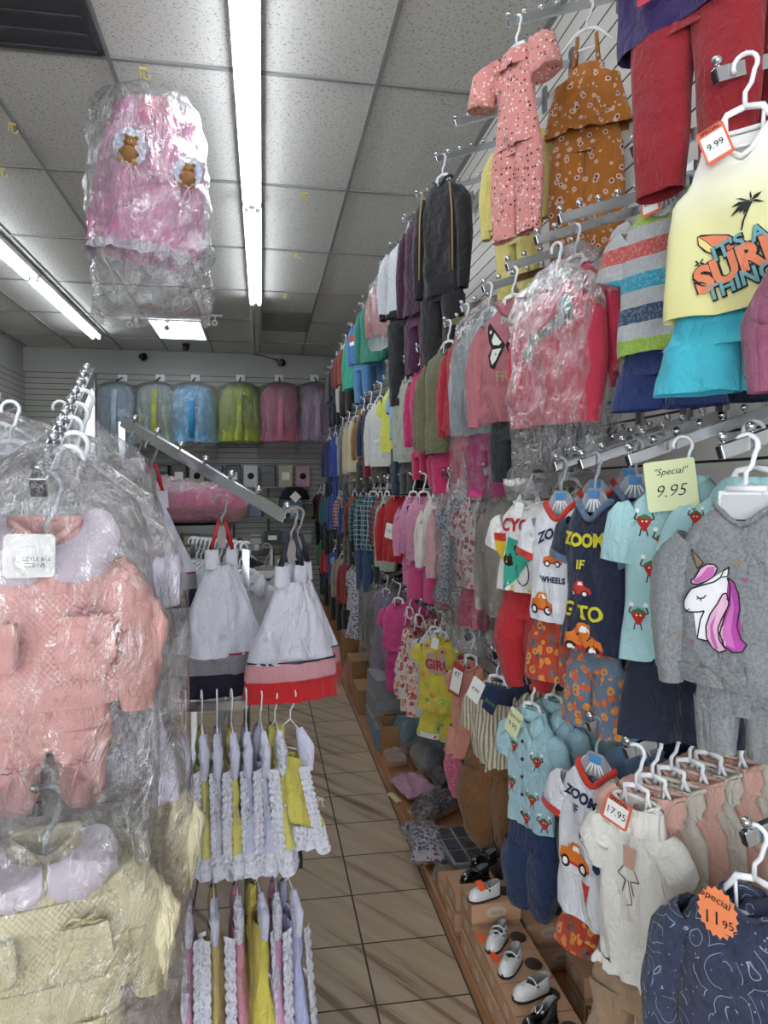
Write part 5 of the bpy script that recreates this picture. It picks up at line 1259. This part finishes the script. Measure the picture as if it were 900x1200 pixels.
def knitset(pos, rz, K, KP, RB, W, L, label, BL=.13, tagc=True, seed=0, pink=True):
    r = outfit(label, pos, rz, dict(kind='long', W=W, L=L, m=KP, lod=2, D=.024, neck=.042, scoop=.03, sl=L*.75, fold=.006, z0=-.065, arm_out=.0, deco=None, fl=1.05), dict(kind='foot', W=W*.9, L=BL, z=-.065-L+.01, m=KP, lod=2, D=.02), hang='clear', A=.07, name='baby_knit_set', group='bagged baby knit sets')
    yf = -.036
    b = MB(); b.loft([(-.065-L*.42, 0, W*.485, .0268), (-.065-L*.6, 0, W*.50, .0275), (-.065-L*.97, 0, W*.53, .0285)], K, 44, .012, .006, 14, seed); b.loft([(-.065-L*.95, 0, W*.53, .029), (-.065-L*1.02, 0, W*.54, .0295)], KP, 44, .01, .004, 14, seed); b.build('pointelle_body', r)
    b = MB()   # scalloped collar
    for s in (-1, 1):
        rows = []
        for i in range(41):
            a = pi*.5 + s*(.06 + i/40*1.8); c0 = .044; c1 = .046 + .046*max(0, sin(pi*(i+1.2)/42.4))**.45 + .004*abs(sin(i*.471))
            ca, sa = cos(a), sin(a); rows.append([(c0*ca, yf*.55-.003, -.100 + .0 - c0*.7*sa + .035), ((c0+c1)/2*ca, yf*.85, -.065 - (c0+c1)/2*.95*sa), (c1*ca, yf*.93-.001, -.065 - c1*1.0*sa)])
        b.quadgrid(rows, SAT, close=False)
    o = b.build('scalloped_collar', r); md = o.modifiers.new('t', 'SOLIDIFY'); md.thickness = .0015
    b = MB(); bow(b, .045, yf-.004, -.065-L*.52, .022, RB, 1.3); b.build('ribbon_bow', r)
    for s in (-1, 1): b = MB(); bow(b, s*W*.22, -.03, -.065-L-BL*.55, .016, RB, 1.2); b.build('ankle_bow', r)
    b = MB(); b.loft([(-.065-L*.54, .045, .030, .004, yf-.008), (-.065-L*.62, .045, .033, .007, yf-.010), (-.065-L*.78, .045, .036, .007, yf-.010), (-.065-L*.90, .045, .024, .004, yf-.008)], KP, 24, .006, .005, 60, 3, capb=True, even=True); b.build('knit_bonnet' if pink else 'mitten', r)
    b = MB(); b.loft([(-.065-L*.56, -.055, .020, .004, yf-.006), (-.065-L*.66, -.055, .024, .006, yf-.008), (-.065-L*.80, -.055, .022, .005, yf-.008), (-.065-L*.86, -.055, .012, .003, yf-.006)], KP, 20, .006, .004, 60, 5, capb=True, even=True); b.build('mitten', r)
    if tagc: card(r, TM(-.018, yf-.012, -.105, .05, .03), .058, .054, PAPER, [('- - - - -', 0, .012, .006, GREYP), ('STYLE #12', .008, -.004, .007, INK), ('SIZE NB', .006, -.012, .007, INK)], name='price_tag')
    return r
hk = along(T1, P1, .02)
knitset(hk + Vector((.006, 0, 0)), 14, KN, KNP, RIB, .175, .222, 'pink knitted baby set with white scalloped collar and footed leggings', .165)
outfit_bag = dict(W=.30, L=.60, D=.035, lod=2, tail=.05, cr=1.1)
def bagged(label, pos, rz, W, L, m, topk='dress', bw=None, lod=1, second=None, fl=1.15, grp='clear bagged dresses on the left rack', haze=False, D=.03):
    return outfit(label, pos, rz, dict(kind=topk, W=W, L=L, m=m, lod=lod, D=D, fl=fl, sl=.015), None, hang='white', bagw=bw or dict(W=W+.07, L=L+.12, D=.036, lod=lod, tail=.08, m=BAGH if haze else BAG), group=grp, A=W*.3)
r = [o for o in scn.objects if o.get('label', '').startswith('pink knitted baby set')][0]
bag(r, .27, -.02, .46, D=.075, seed=4.4, lod=2, tail=.04, cr=.9)
LAV = fab('#cfc9da'); LAV2 = fab('#dad6de'); GRW = fab('#c9c8c9'); CRK = fab('#ddd2ae', 'knit', '#b9a97c'); CRP = fab('#ddd2ae'); RIBC = pm('satin_ribbon_cream', '#dccf9a', .35); MAUV = fab('#8f8692')
specs = [(.13, .26, .44, LAV, 'lavender white baby dress in clear film just behind the pink knit set'), (.20, .23, .50, LAV2, 'second lavender white dress in clear film on the left rack'), (.29, .21, .56, GRW, 'third pale dress in film, under the ball stops'),
         (.38, .21, .52, LAV2, 'fourth pale dress in film, halfway along the left rail'), (.48, .20, .55, GRW, 'pale dress in film near the top of the left rail')]
for d, W, L, m, lb in specs: bagged(lb, along(T1, P1, d) + Vector((.022 if d < .25 else .005, 0, 0)), 12, W, L, m, lod=1, D=.02)
hk2 = along(T2, P2, .02)
r2 = knitset(hk2 + Vector((.010, 0, 0)), 14, CRK, CRP, RIBC, .215, .20, 'cream knitted baby set with pale scalloped collar, lower left corner', .16, tagc=False, seed=3, pink=False)
bag(r2, .29, -.02, .42, D=.075, seed=7.7, lod=2, tail=.04, cr=.9)
r3 = knitset(along(T2, P2, .16) + Vector((.055, 0, .02)), 10, CRK, CRP, RIBC, .20, .20, 'second cream knitted baby set showing its sleeve behind the first', .16, tagc=False, seed=5, pink=False)
bag(r3, .27, -.02, .42, D=.04, seed=2.7, lod=2, tail=.04, cr=1.0)
for d, lb in ((.25, 'mauve grey bagged set behind the cream knit sets'), (.36, 'taupe bagged set deep on the lower left rail'), (.48, 'grey bagged set deepest on the lower left rail')):
    bagged(lb, along(T2, P2, d) + Vector((.028, 0, 0)), 10, .23, .60, MAUV if d < .3 else fab('#a59a96'), lod=1, D=.02)
# pale dress boxes/bags filling the far left behind the rail
for i, (px, py, Y) in enumerate(((12, 470, 1.75), (-10, 455, 2.1), (70, 470, 2.2))):
    bagged(['white gown in film at the left edge behind the rail', 'tall white gown in film at the left edge', 'white gown in film behind the chrome upright'][i], atY(px, py, Y), 8, .42, .8, LAV2, lod=1, D=.05, grp='bagged white gowns')

# ---------------------------------------------------------------- second rack with sun dresses
Tq = atY(336, 607, 2.0); Pq = atY(144, 494, 2.42)
make_arm(Pq, Tq, 7, w=.016, h=.034, br=.011, bracket=False, label='long sloping chrome rail holding the white sun dresses')
t = empty('garment_rack', (Pq.x, Pq.y, 0)); b = MB(); b.box((-.004, .012, Pq.z/2), (.022, .022, Pq.z), CHROME); b.build('post', t, bevel=.0015)
b = MB()
for a in range(4): b.bar((0, 0, .03), (.3*cos(a*pi/2+.4), .3*sin(a*pi/2+.4), .03), .025, .03, CHROME)
b.build('base_feet', t); tag(t, 'chrome upright of the rack holding the white sun dresses', 'rack')
WD = fab('#d6d5e2')
def sundress(pos, rz, base, pip, strap, label, W=.245, L=.40, hang='grey', sk=0, z0=-.10):
    r = empty('hanging_dress', pos, (0, 0, radians(rz))); hanger('strip', .06, r, -.10)
    bs = fab(base); dg = fab(base, 'diag', '#dfe0ea', s=1.45); pp = pm('piping_' + pip, pip, .7)
    sc = L/.40; zt = z0-.085; zh = z0-L
    b = MB()
    H1 = zh+.105*sc; kw = dict(n=64, seg=.014, ff=24, seed=sk*2.1)
    b.loft([(zt+.01, 0, .036, .026), (zt-.012, 0, .046, .03), (H1, 0, W*.5, .055)], WD, fold=.022, even=True, **kw); o = b.build('skirt_body', r)
    b = MB(); kw['seed'] += 50
    b.loft([(H1+.003, 0, W*.503, .0555), (H1-.048*sc, 0, W*.525, .058)], dg, fold=.010, **kw); b.build('striped_band', r)
    b = MB(); b.loft([(H1-.046*sc, 0, W*.527, .0585), (zh, 0, W*.55, .062)], bs, fold=.010, **kw); b.build('hem_band', r)
    b = MB(); b.loft([(H1+.007, 0, W*.506, .0563), (H1+.001, 0, W*.506, .0565)], pp, fold=.010, **kw); b.build('piping', r)
    b = MB(); b.loft([(z0-.03, -.03, .020, .006, -.01), (zt, -.03, .022, .01, -.015)], WD, 14, .02, .003, 20, 1); b.loft([(z0-.03, .03, .016, .006, .01), (zt, .03, .02, .01, .01)], WD, 14, .02, .003, 20, 2); b.build('bodice_panel', r)
    for s in (-1, 1):
        b = MB(); b.wire([(s*.03, -.01, z0-.03), (s*.022, -.012, z0+.01), (s*.008, -.004, z0+.055), (s*.004, .004, z0+.05), (s*.02, .012, z0-.0), (s*.032, .006, z0-.03)], .005, pm('strap_' + strap, strap, .7), 6, flat=.5); b.build('shoulder_strap', r)
    tag(r, label, 'dress', 'white sun dresses with banded hems'); return r
def onq(px, py): 
    v = Pq - Tq; best = min((abs(((lambda q: 450)(0))), 0) for _ in (0,)); return None
def onrail(f): return Tq + (Pq - Tq) * f + Vector((0, 0, .016))
sundress(onrail(.34) + Vector((-.012, 0, -.085)), 10, '#15182f', '#8d2436', '#b3222c', 'white sun dress with a navy banded hem and red straps', W=.28, L=.455, sk=1)
sundress(onrail(.0) + Vector((.012, 0, -.02)), 16, '#c21e22', '#20233c', '#23253a', 'white sun dress with a red banded hem at the rail tip', W=.25, L=.40, sk=2)
sundress(onrail(.0) + Vector((.035, .10, -.02)), 16, '#c21e22', '#20233c', '#23253a', 'second red banded white sun dress peeping out behind the first', W=.25, L=.39, sk=3)
sundress(onrail(.90)+Vector((0,0,-.05)), 10, '#15182f', '#8d2436', '#b3222c', 'white navy hemmed sun dress half hidden by the bagged lavender dresses', W=.27, L=.43, sk=4)
sundress(onrail(.80)+Vector((0,0,-.05)), 10, '#15182f', '#8d2436', '#b3222c', 'navy hemmed sun dress just right of the half hidden one', W=.26, L=.40, sk=5)
# white shirts in a row behind
WS = fab('#d5d8df')
pA = atY(288, 636, 2.4); pB = atY(226, 630, 3.0)
n = 12
t = empty('garment_rack', ((pA.x+pB.x)/2, (pA.y+pB.y)/2, 0)); b = MB(); q = Vector(((pA.x+pB.x)/2, (pA.y+pB.y)/2, 0)); b.bar(pA-q+(pA-pB).normalized()*.1-Vector((0,0,.012)), pB-q-Vector((0,0,.012)), .016, .02, CHROME); b.build('hang_rail', t)
for k, e in enumerate((pA, pB)): b = MB(); v = e-q; b.bar((v.x, v.y, 0), (v.x, v.y, v.z-.02), .022, .022, CHROME); b.build('post', t)
tag(t, 'chrome rack carrying the row of white shirts', 'rack')
base = None
for k in range(n):
    p = pA.lerp(pB, k/(n-1)) + Vector((0, 0, .002))
    if base is None:
        base = outfit('x', p, 28, dict(kind='polo', W=.30, L=.40, m=WS, lod=1, D=.018, sl=.12), None, hang='white', group='row of white shirts'); o = base
    else: o = copy_tree(base); o.location = p
    tag(o, ('frontmost white shirt of the close packed row behind the sun dresses' if k == 0 else 'white collared shirt in the close packed row behind the sun dresses'), 'shirt', 'row of white shirts')
_labels.pop('x', None)
outfit('white blouse on a grey shouldered hanger between the two sun dresses', atY(312, 637, 2.9), 8, dict(kind='polo', W=.28, L=.38, m=fab('#c9c8cc'), lod=1, D=.03), None, hang='grey', group=None)
# shelf with bagged pink things
t = empty('display_table', (-.52, 3.5, 0)); b = MB(); b.box((0, 0, 1.44), (.75, .9, .03), pm('shelf_grey', '#77787a', .5)); b.build('shelf_board', t)

for sx in (-1, 1):
    for sy in (-1, 1): b = MB(); b.box((sx*.34, sy*.42, .71), (.03, .03, 1.425), STEEL); b.build('leg', t)
tag(t, 'grey display shelf under the bagged pink dresses', 'shelf')
PKB = fab('#cf6f92'); PKL = fab('#d9a0b4')
for i, (px, py, Y, w, d, h, c, lb) in enumerate(((178, 600, 3.25, .34, .40, .16, PKL, 'pale pink bagged dress lying left on the grey shelf'), (236, 604, 3.2, .36, .34, .15, PKB, 'rose pink bagged dress lying front right on the shelf'), (226, 590, 3.6, .36, .3, .16, PKB, 'rose pink bagged dress lying behind on the shelf'), (185, 588, 3.7, .3, .3, .19, PKL, 'pale pink bagged dress at the back of the shelf'))):
    p = atY(px, py, Y); pillow(0, 0, 1.456, w, d, h, 20*i-10, c, lb, seed=20+i, p=Vector((p.x, p.y, 1.456)), group='pink bagged dresses')

# ---------------------------------------------------------------- lace rompers on two low rails
LACE = fab('#dedeea', 'lace', '#c2c3d4', s=.7); SATL = fab('#d4d4ea')
railU = atY(352, 822, 1.95); railL = atY(345, 1008, 1.95)
t = empty('garment_rack', (-.2, 1.95, 0)); b = MB()
for z in (railU.z, railL.z): b.box((-.15, 0, z), (.62, .012, .024), CHROME)
b.build('hang_rails', t); b = MB()
for x in (-.44,): b.box((x, 0, 1.15/2), (.025, .025, 1.15), CHROME)
b.build('post', t); b = MB(); b.box((-.15, 0, .02), (.6, .4, .03), pm('rack_base_grey', '#5d5e60', .5)); b.build('base', t)
b = MB(); b.box((railL.x+.2+.012, 0, railL.z), (.02, .03, .035), DARKP); b.build('end_cap', t)
tag(t, 'low chrome rack holding the lace rompers beside the aisle', 'rack')
def romper(x, z, rz, c, kind, label, L=.40, W=.20, y=1.95, grp='', thick=.020):
    r = empty('lace_romper', (x, y, z), (0, 0, radians(rz))); hanger('thin', .06, r, -.12)
    m = fab(c); z0 = -.10
    b = MB(); b.loft([(z0-.06, 0, .055, thick*.7), (z0-.14, 0, .065, thick), (z0-.17, 0, .06, thick), (z0-L*.75, 0, W*.5, thick*1.4), (z0-L+.04, 0, W*.56, thick*1.6)], m, 40, .016, .014, 30, x*9); o = b.build('satin_body', r)
    b = MB(); b.loft([(z0-L+.045, 0, W*.55, thick*1.6), (z0-L+.015, 0, W*.60, thick*1.9), (z0-L-.015, 0, W*.63, thick*2.2)], LACE, 48, .012, .014, 40, x*7+1, hem=.02); b.build('lace_hem', r)
    for sg in (1,):
        b = MB(); rows = []; N = 60
        for i in range(N+1):
            q = i/N; zz = z0-.07-(L-.10)*q; xx = .05 + (W*.5-.05)*q; wv = .004*abs(sin(i*.62+x*30))
            k2 = 1 if int(x*100) % 2 else -1
            rows.append([(sg*(xx+.002), k2*(-thick*1.5-.004-wv*1.5), zz), (sg*(xx+.012+wv), k2*(-thick*1.15), zz-.002), (sg*(xx+.016+wv), k2*(-thick*.7+wv), zz-.003)])
        b.quadgrid(rows, LACE, close=False); b.build('lace_trim', r)
    for s in (-1, 1):
        b = MB(); b.limb([(s*.03, z0+.02), (s*.05, z0-.03), (s*.06, z0-.09)], [(.010, .008), (.030, .014), (.014, .01)], (SATL if int(x*1000) % 3 else LACE) if s == 1 else m, 12, x*3+s, .006); b.build('shoulder_frill', r)
    b = MB(); bow(b, 0, -thick*1.5-.006, z0-.15, .016, pm('bow_' + c, c, .4), .8); b.build('bow', r)
    b = MB(); bow(b, W*.5, -.002, z0-.16, .014, pm('bow_white', '#dad8e0', .4), .8); b.build('bow', r)
    tag(r, label, 'romper', grp); return r
G1 = 'lace rompers on the upper low rail'; G2 = 'lace rompers on the bottom rail'
U = [(208, '#cfc673', 'yellow lace romper at the left end of the upper row', -80), (226, '#c9c9d6', 'white lace romper second from left in the upper row', -84), (245, '#d2ca7c', 'yellow and lace romper third from left in the upper row', -80), (263, '#c9c9d8', 'white satin lace romper fourth from left, upper row', -86),
     (280, '#d8cf70', 'yellow satin lace romper in the middle of the upper row', -80), (297, '#bfc3dd', 'pale lavender lace romper right of the middle, upper row', -84), (314, '#c4c6de', 'bluish white lace romper, broad scalloped hem, upper row', -76), (331, '#ddd36e', 'bright yellow romper with a scalloped lace hem', -72), (349, '#dfd56c', 'bright yellow flared lace hemmed dress nearest the aisle', -38)]
for px, c, lb, rz in U:
    p = atY(px-9, 790, 1.95); romper(p.x, railU.z+.013, rz, c, 0, lb, L=.315 if px < 340 else .28, W=.20, grp=G1)
Lw = [(206, '#b9a3c6', 'lavender lace romper at the left end of the bottom row', -82), (224, '#cf9ab4', 'pink lace romper second from left in the bottom row', -84), (254, '#d3c07a', 'golden yellow lace romper in the bottom row', -84), (281, '#d594a6', 'rose pink lace romper in the middle of the bottom row', -82),
      (305, '#ddd060', 'yellow romper with a lace trimmed bib in the bottom row', -70), (326, '#d095b8', 'pink lace romper right of the yellow bib one', -84), (342, '#b6b8dc', 'pale lavender satin romper nearest the aisle, bottom row', -66)]
for px, c, lb, rz in Lw:
    p = atY(px-4, 1010, 1.95); romper(p.x, railL.z+.013, rz, c, 1, lb, L=.44, W=.22, grp=G2)

# ---------------------------------------------------------------- hanging pink dress under the ceiling
PT = fab('#eca2cc', 'gauze'); PB = fab('#eba9cb'); PSOL = fab('#ea9dc2')
hkp = atZ(168, 80, ZC-.012); pos = Vector((hkp.x+.0, hkp.y, ZC-.065))
r = empty('bagged_pink_dress', pos, (0, radians(-2), radians(6))); hanger('wire', .12, r, -.12)
b = MB(); b.loft([(-.13, 0, .10, .04), (-.18, 0, .18, .07), (-.33, .0, .225, .10), (-.6, .0, .235, .13), (-.80, .01, .24, .14)], PSOL, 70, .03, .03, 18, 2, hem=.05); b.build('skirt', r)
b = MB(); b.loft([(-.10, -.03, .10, .05), (-.17, .0, .20, .08), (-.5, .01, .245, .145), (-.78, .02, .25, .16)], PT, 80, .03, .03, 24, 5, hem=.06); b.build('tulle_overlay', r)
b = MB(); b.loft([(-.78, .02, .235, .14), (-.80, .02, .24, .15), (-.835, .02, .25, .155)], fab('#cfc4cf', 'lace', '#a99fb0', s=.5), 80, .02, .02, 24, 6, hem=.05); b.build('lace_trim', r)
b = MB(); b.loft([(-.10, .05, .05, .02, -.05), (-.16, .05, .085, .035, -.06), (-.24, .05, .07, .03, -.07)], fab('#dd7f98'), 40, .02, .014, 40, 3); b.build('rosette', r)
b = MB(); b.wire([(.05, -.13, -.2), (.07, -.165, -.38), (.06, -.17, -.52)], .022, pm('satin_pink', '#dd93b0', .35), 8, flat=.25); b.wire([(.02, -.12, -.2), (.02, -.165, -.38), (.03, -.17, -.50)], .018, pm('satin_pink', '#dd93b0', .35), 8, flat=.25); b.build('satin_sash', r)
FUR = pm('bear_brown', '#8a6238', .95); FURL = pm('bear_tan', '#a98455', .95)
for bx, bz, sc in ((-.08, -.44, .82), (.17, -.47, .72)):
    yb = -.19 if bx < 0 else -.155; b = MB(); T = lambda x, y, z: (bx+x*sc, yb+y*sc, bz+z*sc)
    b.ball(T(0, 0, .055), .034*sc, FUR); b.ball(T(-.025, 0, .085), .012*sc, FUR); b.ball(T(.025, 0, .085), .012*sc, FUR); b.ball(T(0, -.03, .048), .014*sc, FURL); b.ball(T(0, -.044, .052), .004*sc, INK)
    for s in (-1, 1): b.ball(T(s*.012, -.030, .066), .0035*sc, INK, 6, 4); b.wire([T(s*.02, -.005, .02), T(s*.045, -.015, -.01)], [.013*sc, .010*sc], FUR, 8); b.wire([T(s*.015, -.005, -.035), T(s*.045, -.03, -.06)], [.016*sc, .013*sc], FURL, 8)
    b.lathe([(.001, .03), (.028, .02), (.034, -.01), (.028, -.04), (.001, -.05)], FUR, T(0, 0, 0), 14); b.build('teddy_applique', r)
    b = MB(); rows = []
    for q in range(5):
        rr = (.045 + q*.009)*sc; rows.append([(bx + rr*1.05*cos(k*pi/24), yb + .016 - .008*sin(k*1.7+q) - q*.002, bz + .03 + rr*1.25*sin(k*pi/24)) for k in range(48)])
    b.quadgrid(rows, fab('#d3d9ec', 'lace', '#a9b4d6', s=.6)); b.build('ruffle_frame', r)
    b = MB(); bow(b, bx+.01, yb-.02, bz-.07*sc, .03*sc, pm('satin_pale_pink', '#e3b9c6', .4), 1.6); b.build('ribbon_bow', r)
bag(r, .50, -.08, .96, D=.19, seed=1.5, lod=2, tail=.07, cr=2.6, spread=1.05, m=BAGH)
for ch in r.children:
    if ch.name.split('.')[0] in ('skirt', 'tulle_overlay', 'lace_trim', 'teddy_applique', 'ruffle_frame', 'ribbon_bow', 'satin_sash'): ch.rotation_euler.y = .17; ch.location.x = .085
tag(r, 'puffy pink tulle dress with teddy bear trims in a clear bag hanging from the ceiling', 'dress')
# ---------------------------------------------------------------- back wall
TG = 'bagged tulle dresses along the back wall'
def tutu(px, c, c2, label, tail=.2, w=.54, h=.80, m2=None):
    p = atY(px, 448, 9.86); r = empty('tulle_dress', p, (0, 0, 0))
    b = MB(); b.wire([(0, .36, .12), (0, 0, .02)], .012, DARKP, 6); b.box((0, .40, .12), (.12, .02, .09), WHITEP); b.build('wall_hook', r)
    hw = w/2; G = fab(c, 'gauze'); S = fab(c2)
    b = MB(); b.loft([(-.03, 0, .04, .03), (-.06, 0, hw*.55, .10), (-.16, 0, hw*.86, .16), (-.34, 0, hw, .20), (-h, 0, hw*1.04, .2)], S, 60, .05, .03, 20, px); b.build('skirt', r)
    b = MB(); b.loft([(-.02, 0, .05, .03), (-.05, 0, hw*.58, .11), (-.15, 0, hw*.9, .17), (-.34, 0, hw*1.04, .215), (-h-.01, 0, hw*1.08, .215)], G, 70, .05, .04, 26, px+3); b.build('tulle_overlay', r)
    b = MB(); b.wire([(0, -.17, -.12), (0, -.24, -.35), (0, -.25, -h*.95)], .035, fab(m2 or c), 8, flat=.2); b.build('sash', r)
    bag(r, w*1.12, -.04, h, D=.235, seed=px*.1, lod=1, tail=tail, cr=2.2, m=BAGH); tag(r, label, 'dress', TG)
tutu(137, '#a9bccb', '#b4c6d2', 'bluish white tulle dress in film, leftmost on the back wall')
tutu(183, '#b4c3c4', '#b9c6a8', 'pale tulle dress with a yellow green sash on the back wall', m2='#b5c03c')
tutu(226, '#86bfe0', '#8cc4e6', 'sky blue tulle dress in film on the back wall', w=.6, m2='#2f9bd0')
tutu(281, '#bccb58', '#b8c656', 'yellow green tulle dress on the back wall', tail=.02)
tutu(328, '#de86a4', '#dc7c9c', 'rose pink tulle dress in film on the back wall')
tutu(371, '#bda5c2', '#c6a4c0', 'mauve tulle dress at the right end of the back wall', w=.5)
# glass shelves with packages
GLS = pm('shelf_glass_edge', '#5c6664', .2); FR = pm('shelf_upright_black', '#191b1d', .4)
zs = [1.66, 1.24, .86, .52, .2]
t = empty('shelf_unit', (-.6, YB-.2, 0)); b = MB()
for x in (-1.4, -.8, -.25, .2, .68, 1.12): b.box((x, .13, .98), (.03, .03, 1.9), FR)
b.build('uprights', t)
for z in zs: b = MB(); b.box((-.12, 0, z-.012), (2.6, .32, .015), GLS); b.build('shelf_board', t)
tag(t, 'dark shelf unit with packaged goods along the back wall', 'shelf')
random.seed(5)
pal = [('beige', '#8c8264'), ('silver grey', '#8d9291'), ('white', '#aeb2b2'), ('black', '#1b1c1f'), ('olive', '#5d5f42'), ('pale green', '#7b8574'), ('cream', '#9d957c'), ('slate blue', '#4b5c70'), ('charcoal', '#2c2e33')]
ords = ['first', 'second', 'third', 'fourth', 'fifth', 'sixth', 'seventh', 'eighth', 'ninth', 'tenth', 'eleventh', 'twelfth']
rn = ['highest shelf', 'second shelf', 'third shelf', 'fourth shelf', 'lowest shelf']
for si, z in enumerate(zs):
    x = -1.95; k = 0
    while x < .58:
        w = random.uniform(.17, .24); h = random.uniform(.16, .30) if si < 2 else random.uniform(.08, .2); cn, c = random.choice(pal)
        if si == 0: h = .30; w = .22
        if si == 0 and x > .25: cn, c = ('pinkish', '#9c7684') if x < .45 else ('pale grey', '#8d9496')
        t = empty('boxed_item', (x + w/2, YB-.22, z-.003), (0, 0, random.uniform(-.05, .05))); b = MB(); b.box((0, 0, h/2), (w*.9, .16, h), pm('pack_' + cn, c, .35)); b.build('pack_body', t, bevel=.008)
        b = MB()
        if k % 3 == 0: b.box((0, -.082, h*.5), (w*.5, .003, h*.35), PAPER)
        elif k % 3 == 1: b.lathe([(.0001, 0), (.045, 0), (.045, .004), (.0001, .004)], INK if c != '#1b1c1f' else PAPER, (0, -.082, h*.5), 14, Matrix.Rotation(pi/2, 3, 'X'))
        else: b.box((0, -.082, h*.78), (w*.8, .003, h*.18), pm('pack_band', '#5f6a74', .5))
        b.build('label', t); tag(t, cn + ' package, ' + ords[k] + ' from left on the ' + rn[si] + ' of the back wall', 'package', 'packages on the back wall shelves'); x += w + .02; k += 1
p = atY(345, 578, 9.95); t = empty('knit_hat', (p.x, p.y, 1.245), (0, 0, 0)) if False else None
t = empty('knit_hat', (atY(345, 578, 9.9).x, 9.82, 1.52)); b = MB(); b.lathe([(.001, .14), (.1, .13), (.17, .08), (.2, .0), (.21, -.04), (.19, -.04)], pm('felt_black', '#0d0d10', .9), n=20); b.build('hat_crown', t)
b = MB(); b.box((0, -.215, .0), (.11, .004, .11), PAPER, Matrix.Rotation(pi/4, 3, 'Y')); b.build('price_tag', t); b = MB(); b.wire([(0, .2, .05), (0, .42, .08)], .01, DARKP, 6); b.build('wall_hook', t)
tag(t, 'black hat with a white diamond tag on the back wall', 'hat')
p = atY(343, 597, 9.9); t = empty('toy_pack', (p.x, 9.85, p.z-.13)); b = MB(); b.box((0, 0, .13), (.26, .1, .28), pm('pack_print_blue', '#3f6f95', .3)); b.build('pack_body', t, bevel=.01); b = MB(); b.wire([(0, 0, .27), (0, .4, .3)], .008, DARKP, 6); b.build('wall_hook', t)
b = MB(); b.box((0, -.052, .14), (.16, .004, .1), pm('pack_print_pale', '#a9c0c8', .5)); b.build('label', t); tag(t, 'blue printed packet under the black hat on the back wall', 'package')
# left wall, far: bagged garments on short pegs
G3 = 'bagged clothes on the left wall'
for i, (px, py, Y, c, lb) in enumerate(((4, 420, 7.0, '#4b1526', 'maroon top on the left wall at the picture edge'), (24, 455, 7.6, '#b96480', 'rose bagged dress on the left wall'), (44, 462, 8.2, '#b77f92', 'pale rose bagged dress on the left wall'), (62, 470, 9.0, '#9c8f98', 'greyish bagged dress near the left back corner'))):
    p = atY(px, py, Y); outfit(lb, Vector((XL+.3, Y, p.z)), 70, dict(kind='dress', W=.4, L=.55, m=fab(c), lod=0), None, bagw=dict(W=.5, L=.65, lod=0, cr=1.5) if i else None, group=G3)
    make_arm((XL+.035, Y, p.z+.10), (XL+.36, Y, p.z-.035), 5, label='chrome rail on the far left wall', group='rails on the left wall')
# dark clothes rack between the aisle and the back shelves
for i, (x, y, c, lb) in enumerate(((-.75, 7.6, '#17181d', 'black coat on the far middle rack'), (-.45, 7.7, '#23252c', 'charcoal coat on the far middle rack'), (-.15, 7.8, '#151a28', 'dark navy coat on the far middle rack'))):
    outfit(lb, Vector((x, y, 1.0)), -30, dict(kind='long', W=.36, L=.6, m=fab(c), lod=0), None, group='dark coats')
t = empty('garment_rack', (-.45, 7.72, 0)); b = MB(); b.bar((-.55, -.05, .985), (.55, .1, .985), .02, .02, STEEL); b.build('hang_rail', t); b = MB()
for s in (-1, 1): b.box((s*.54, s*.075-.0+.025, .49), (.025, .025, .98), STEEL)
b.build('posts', t); tag(t, 'low steel rack with dark coats far down the shop', 'rack')

dup = [k for k, v in _labels.items() if len(v) > 1 and not all(o.get('group') for o in v)]
print('DUPLICATE LABELS', dup[:5]); print('COUNTS', len(scn.objects))
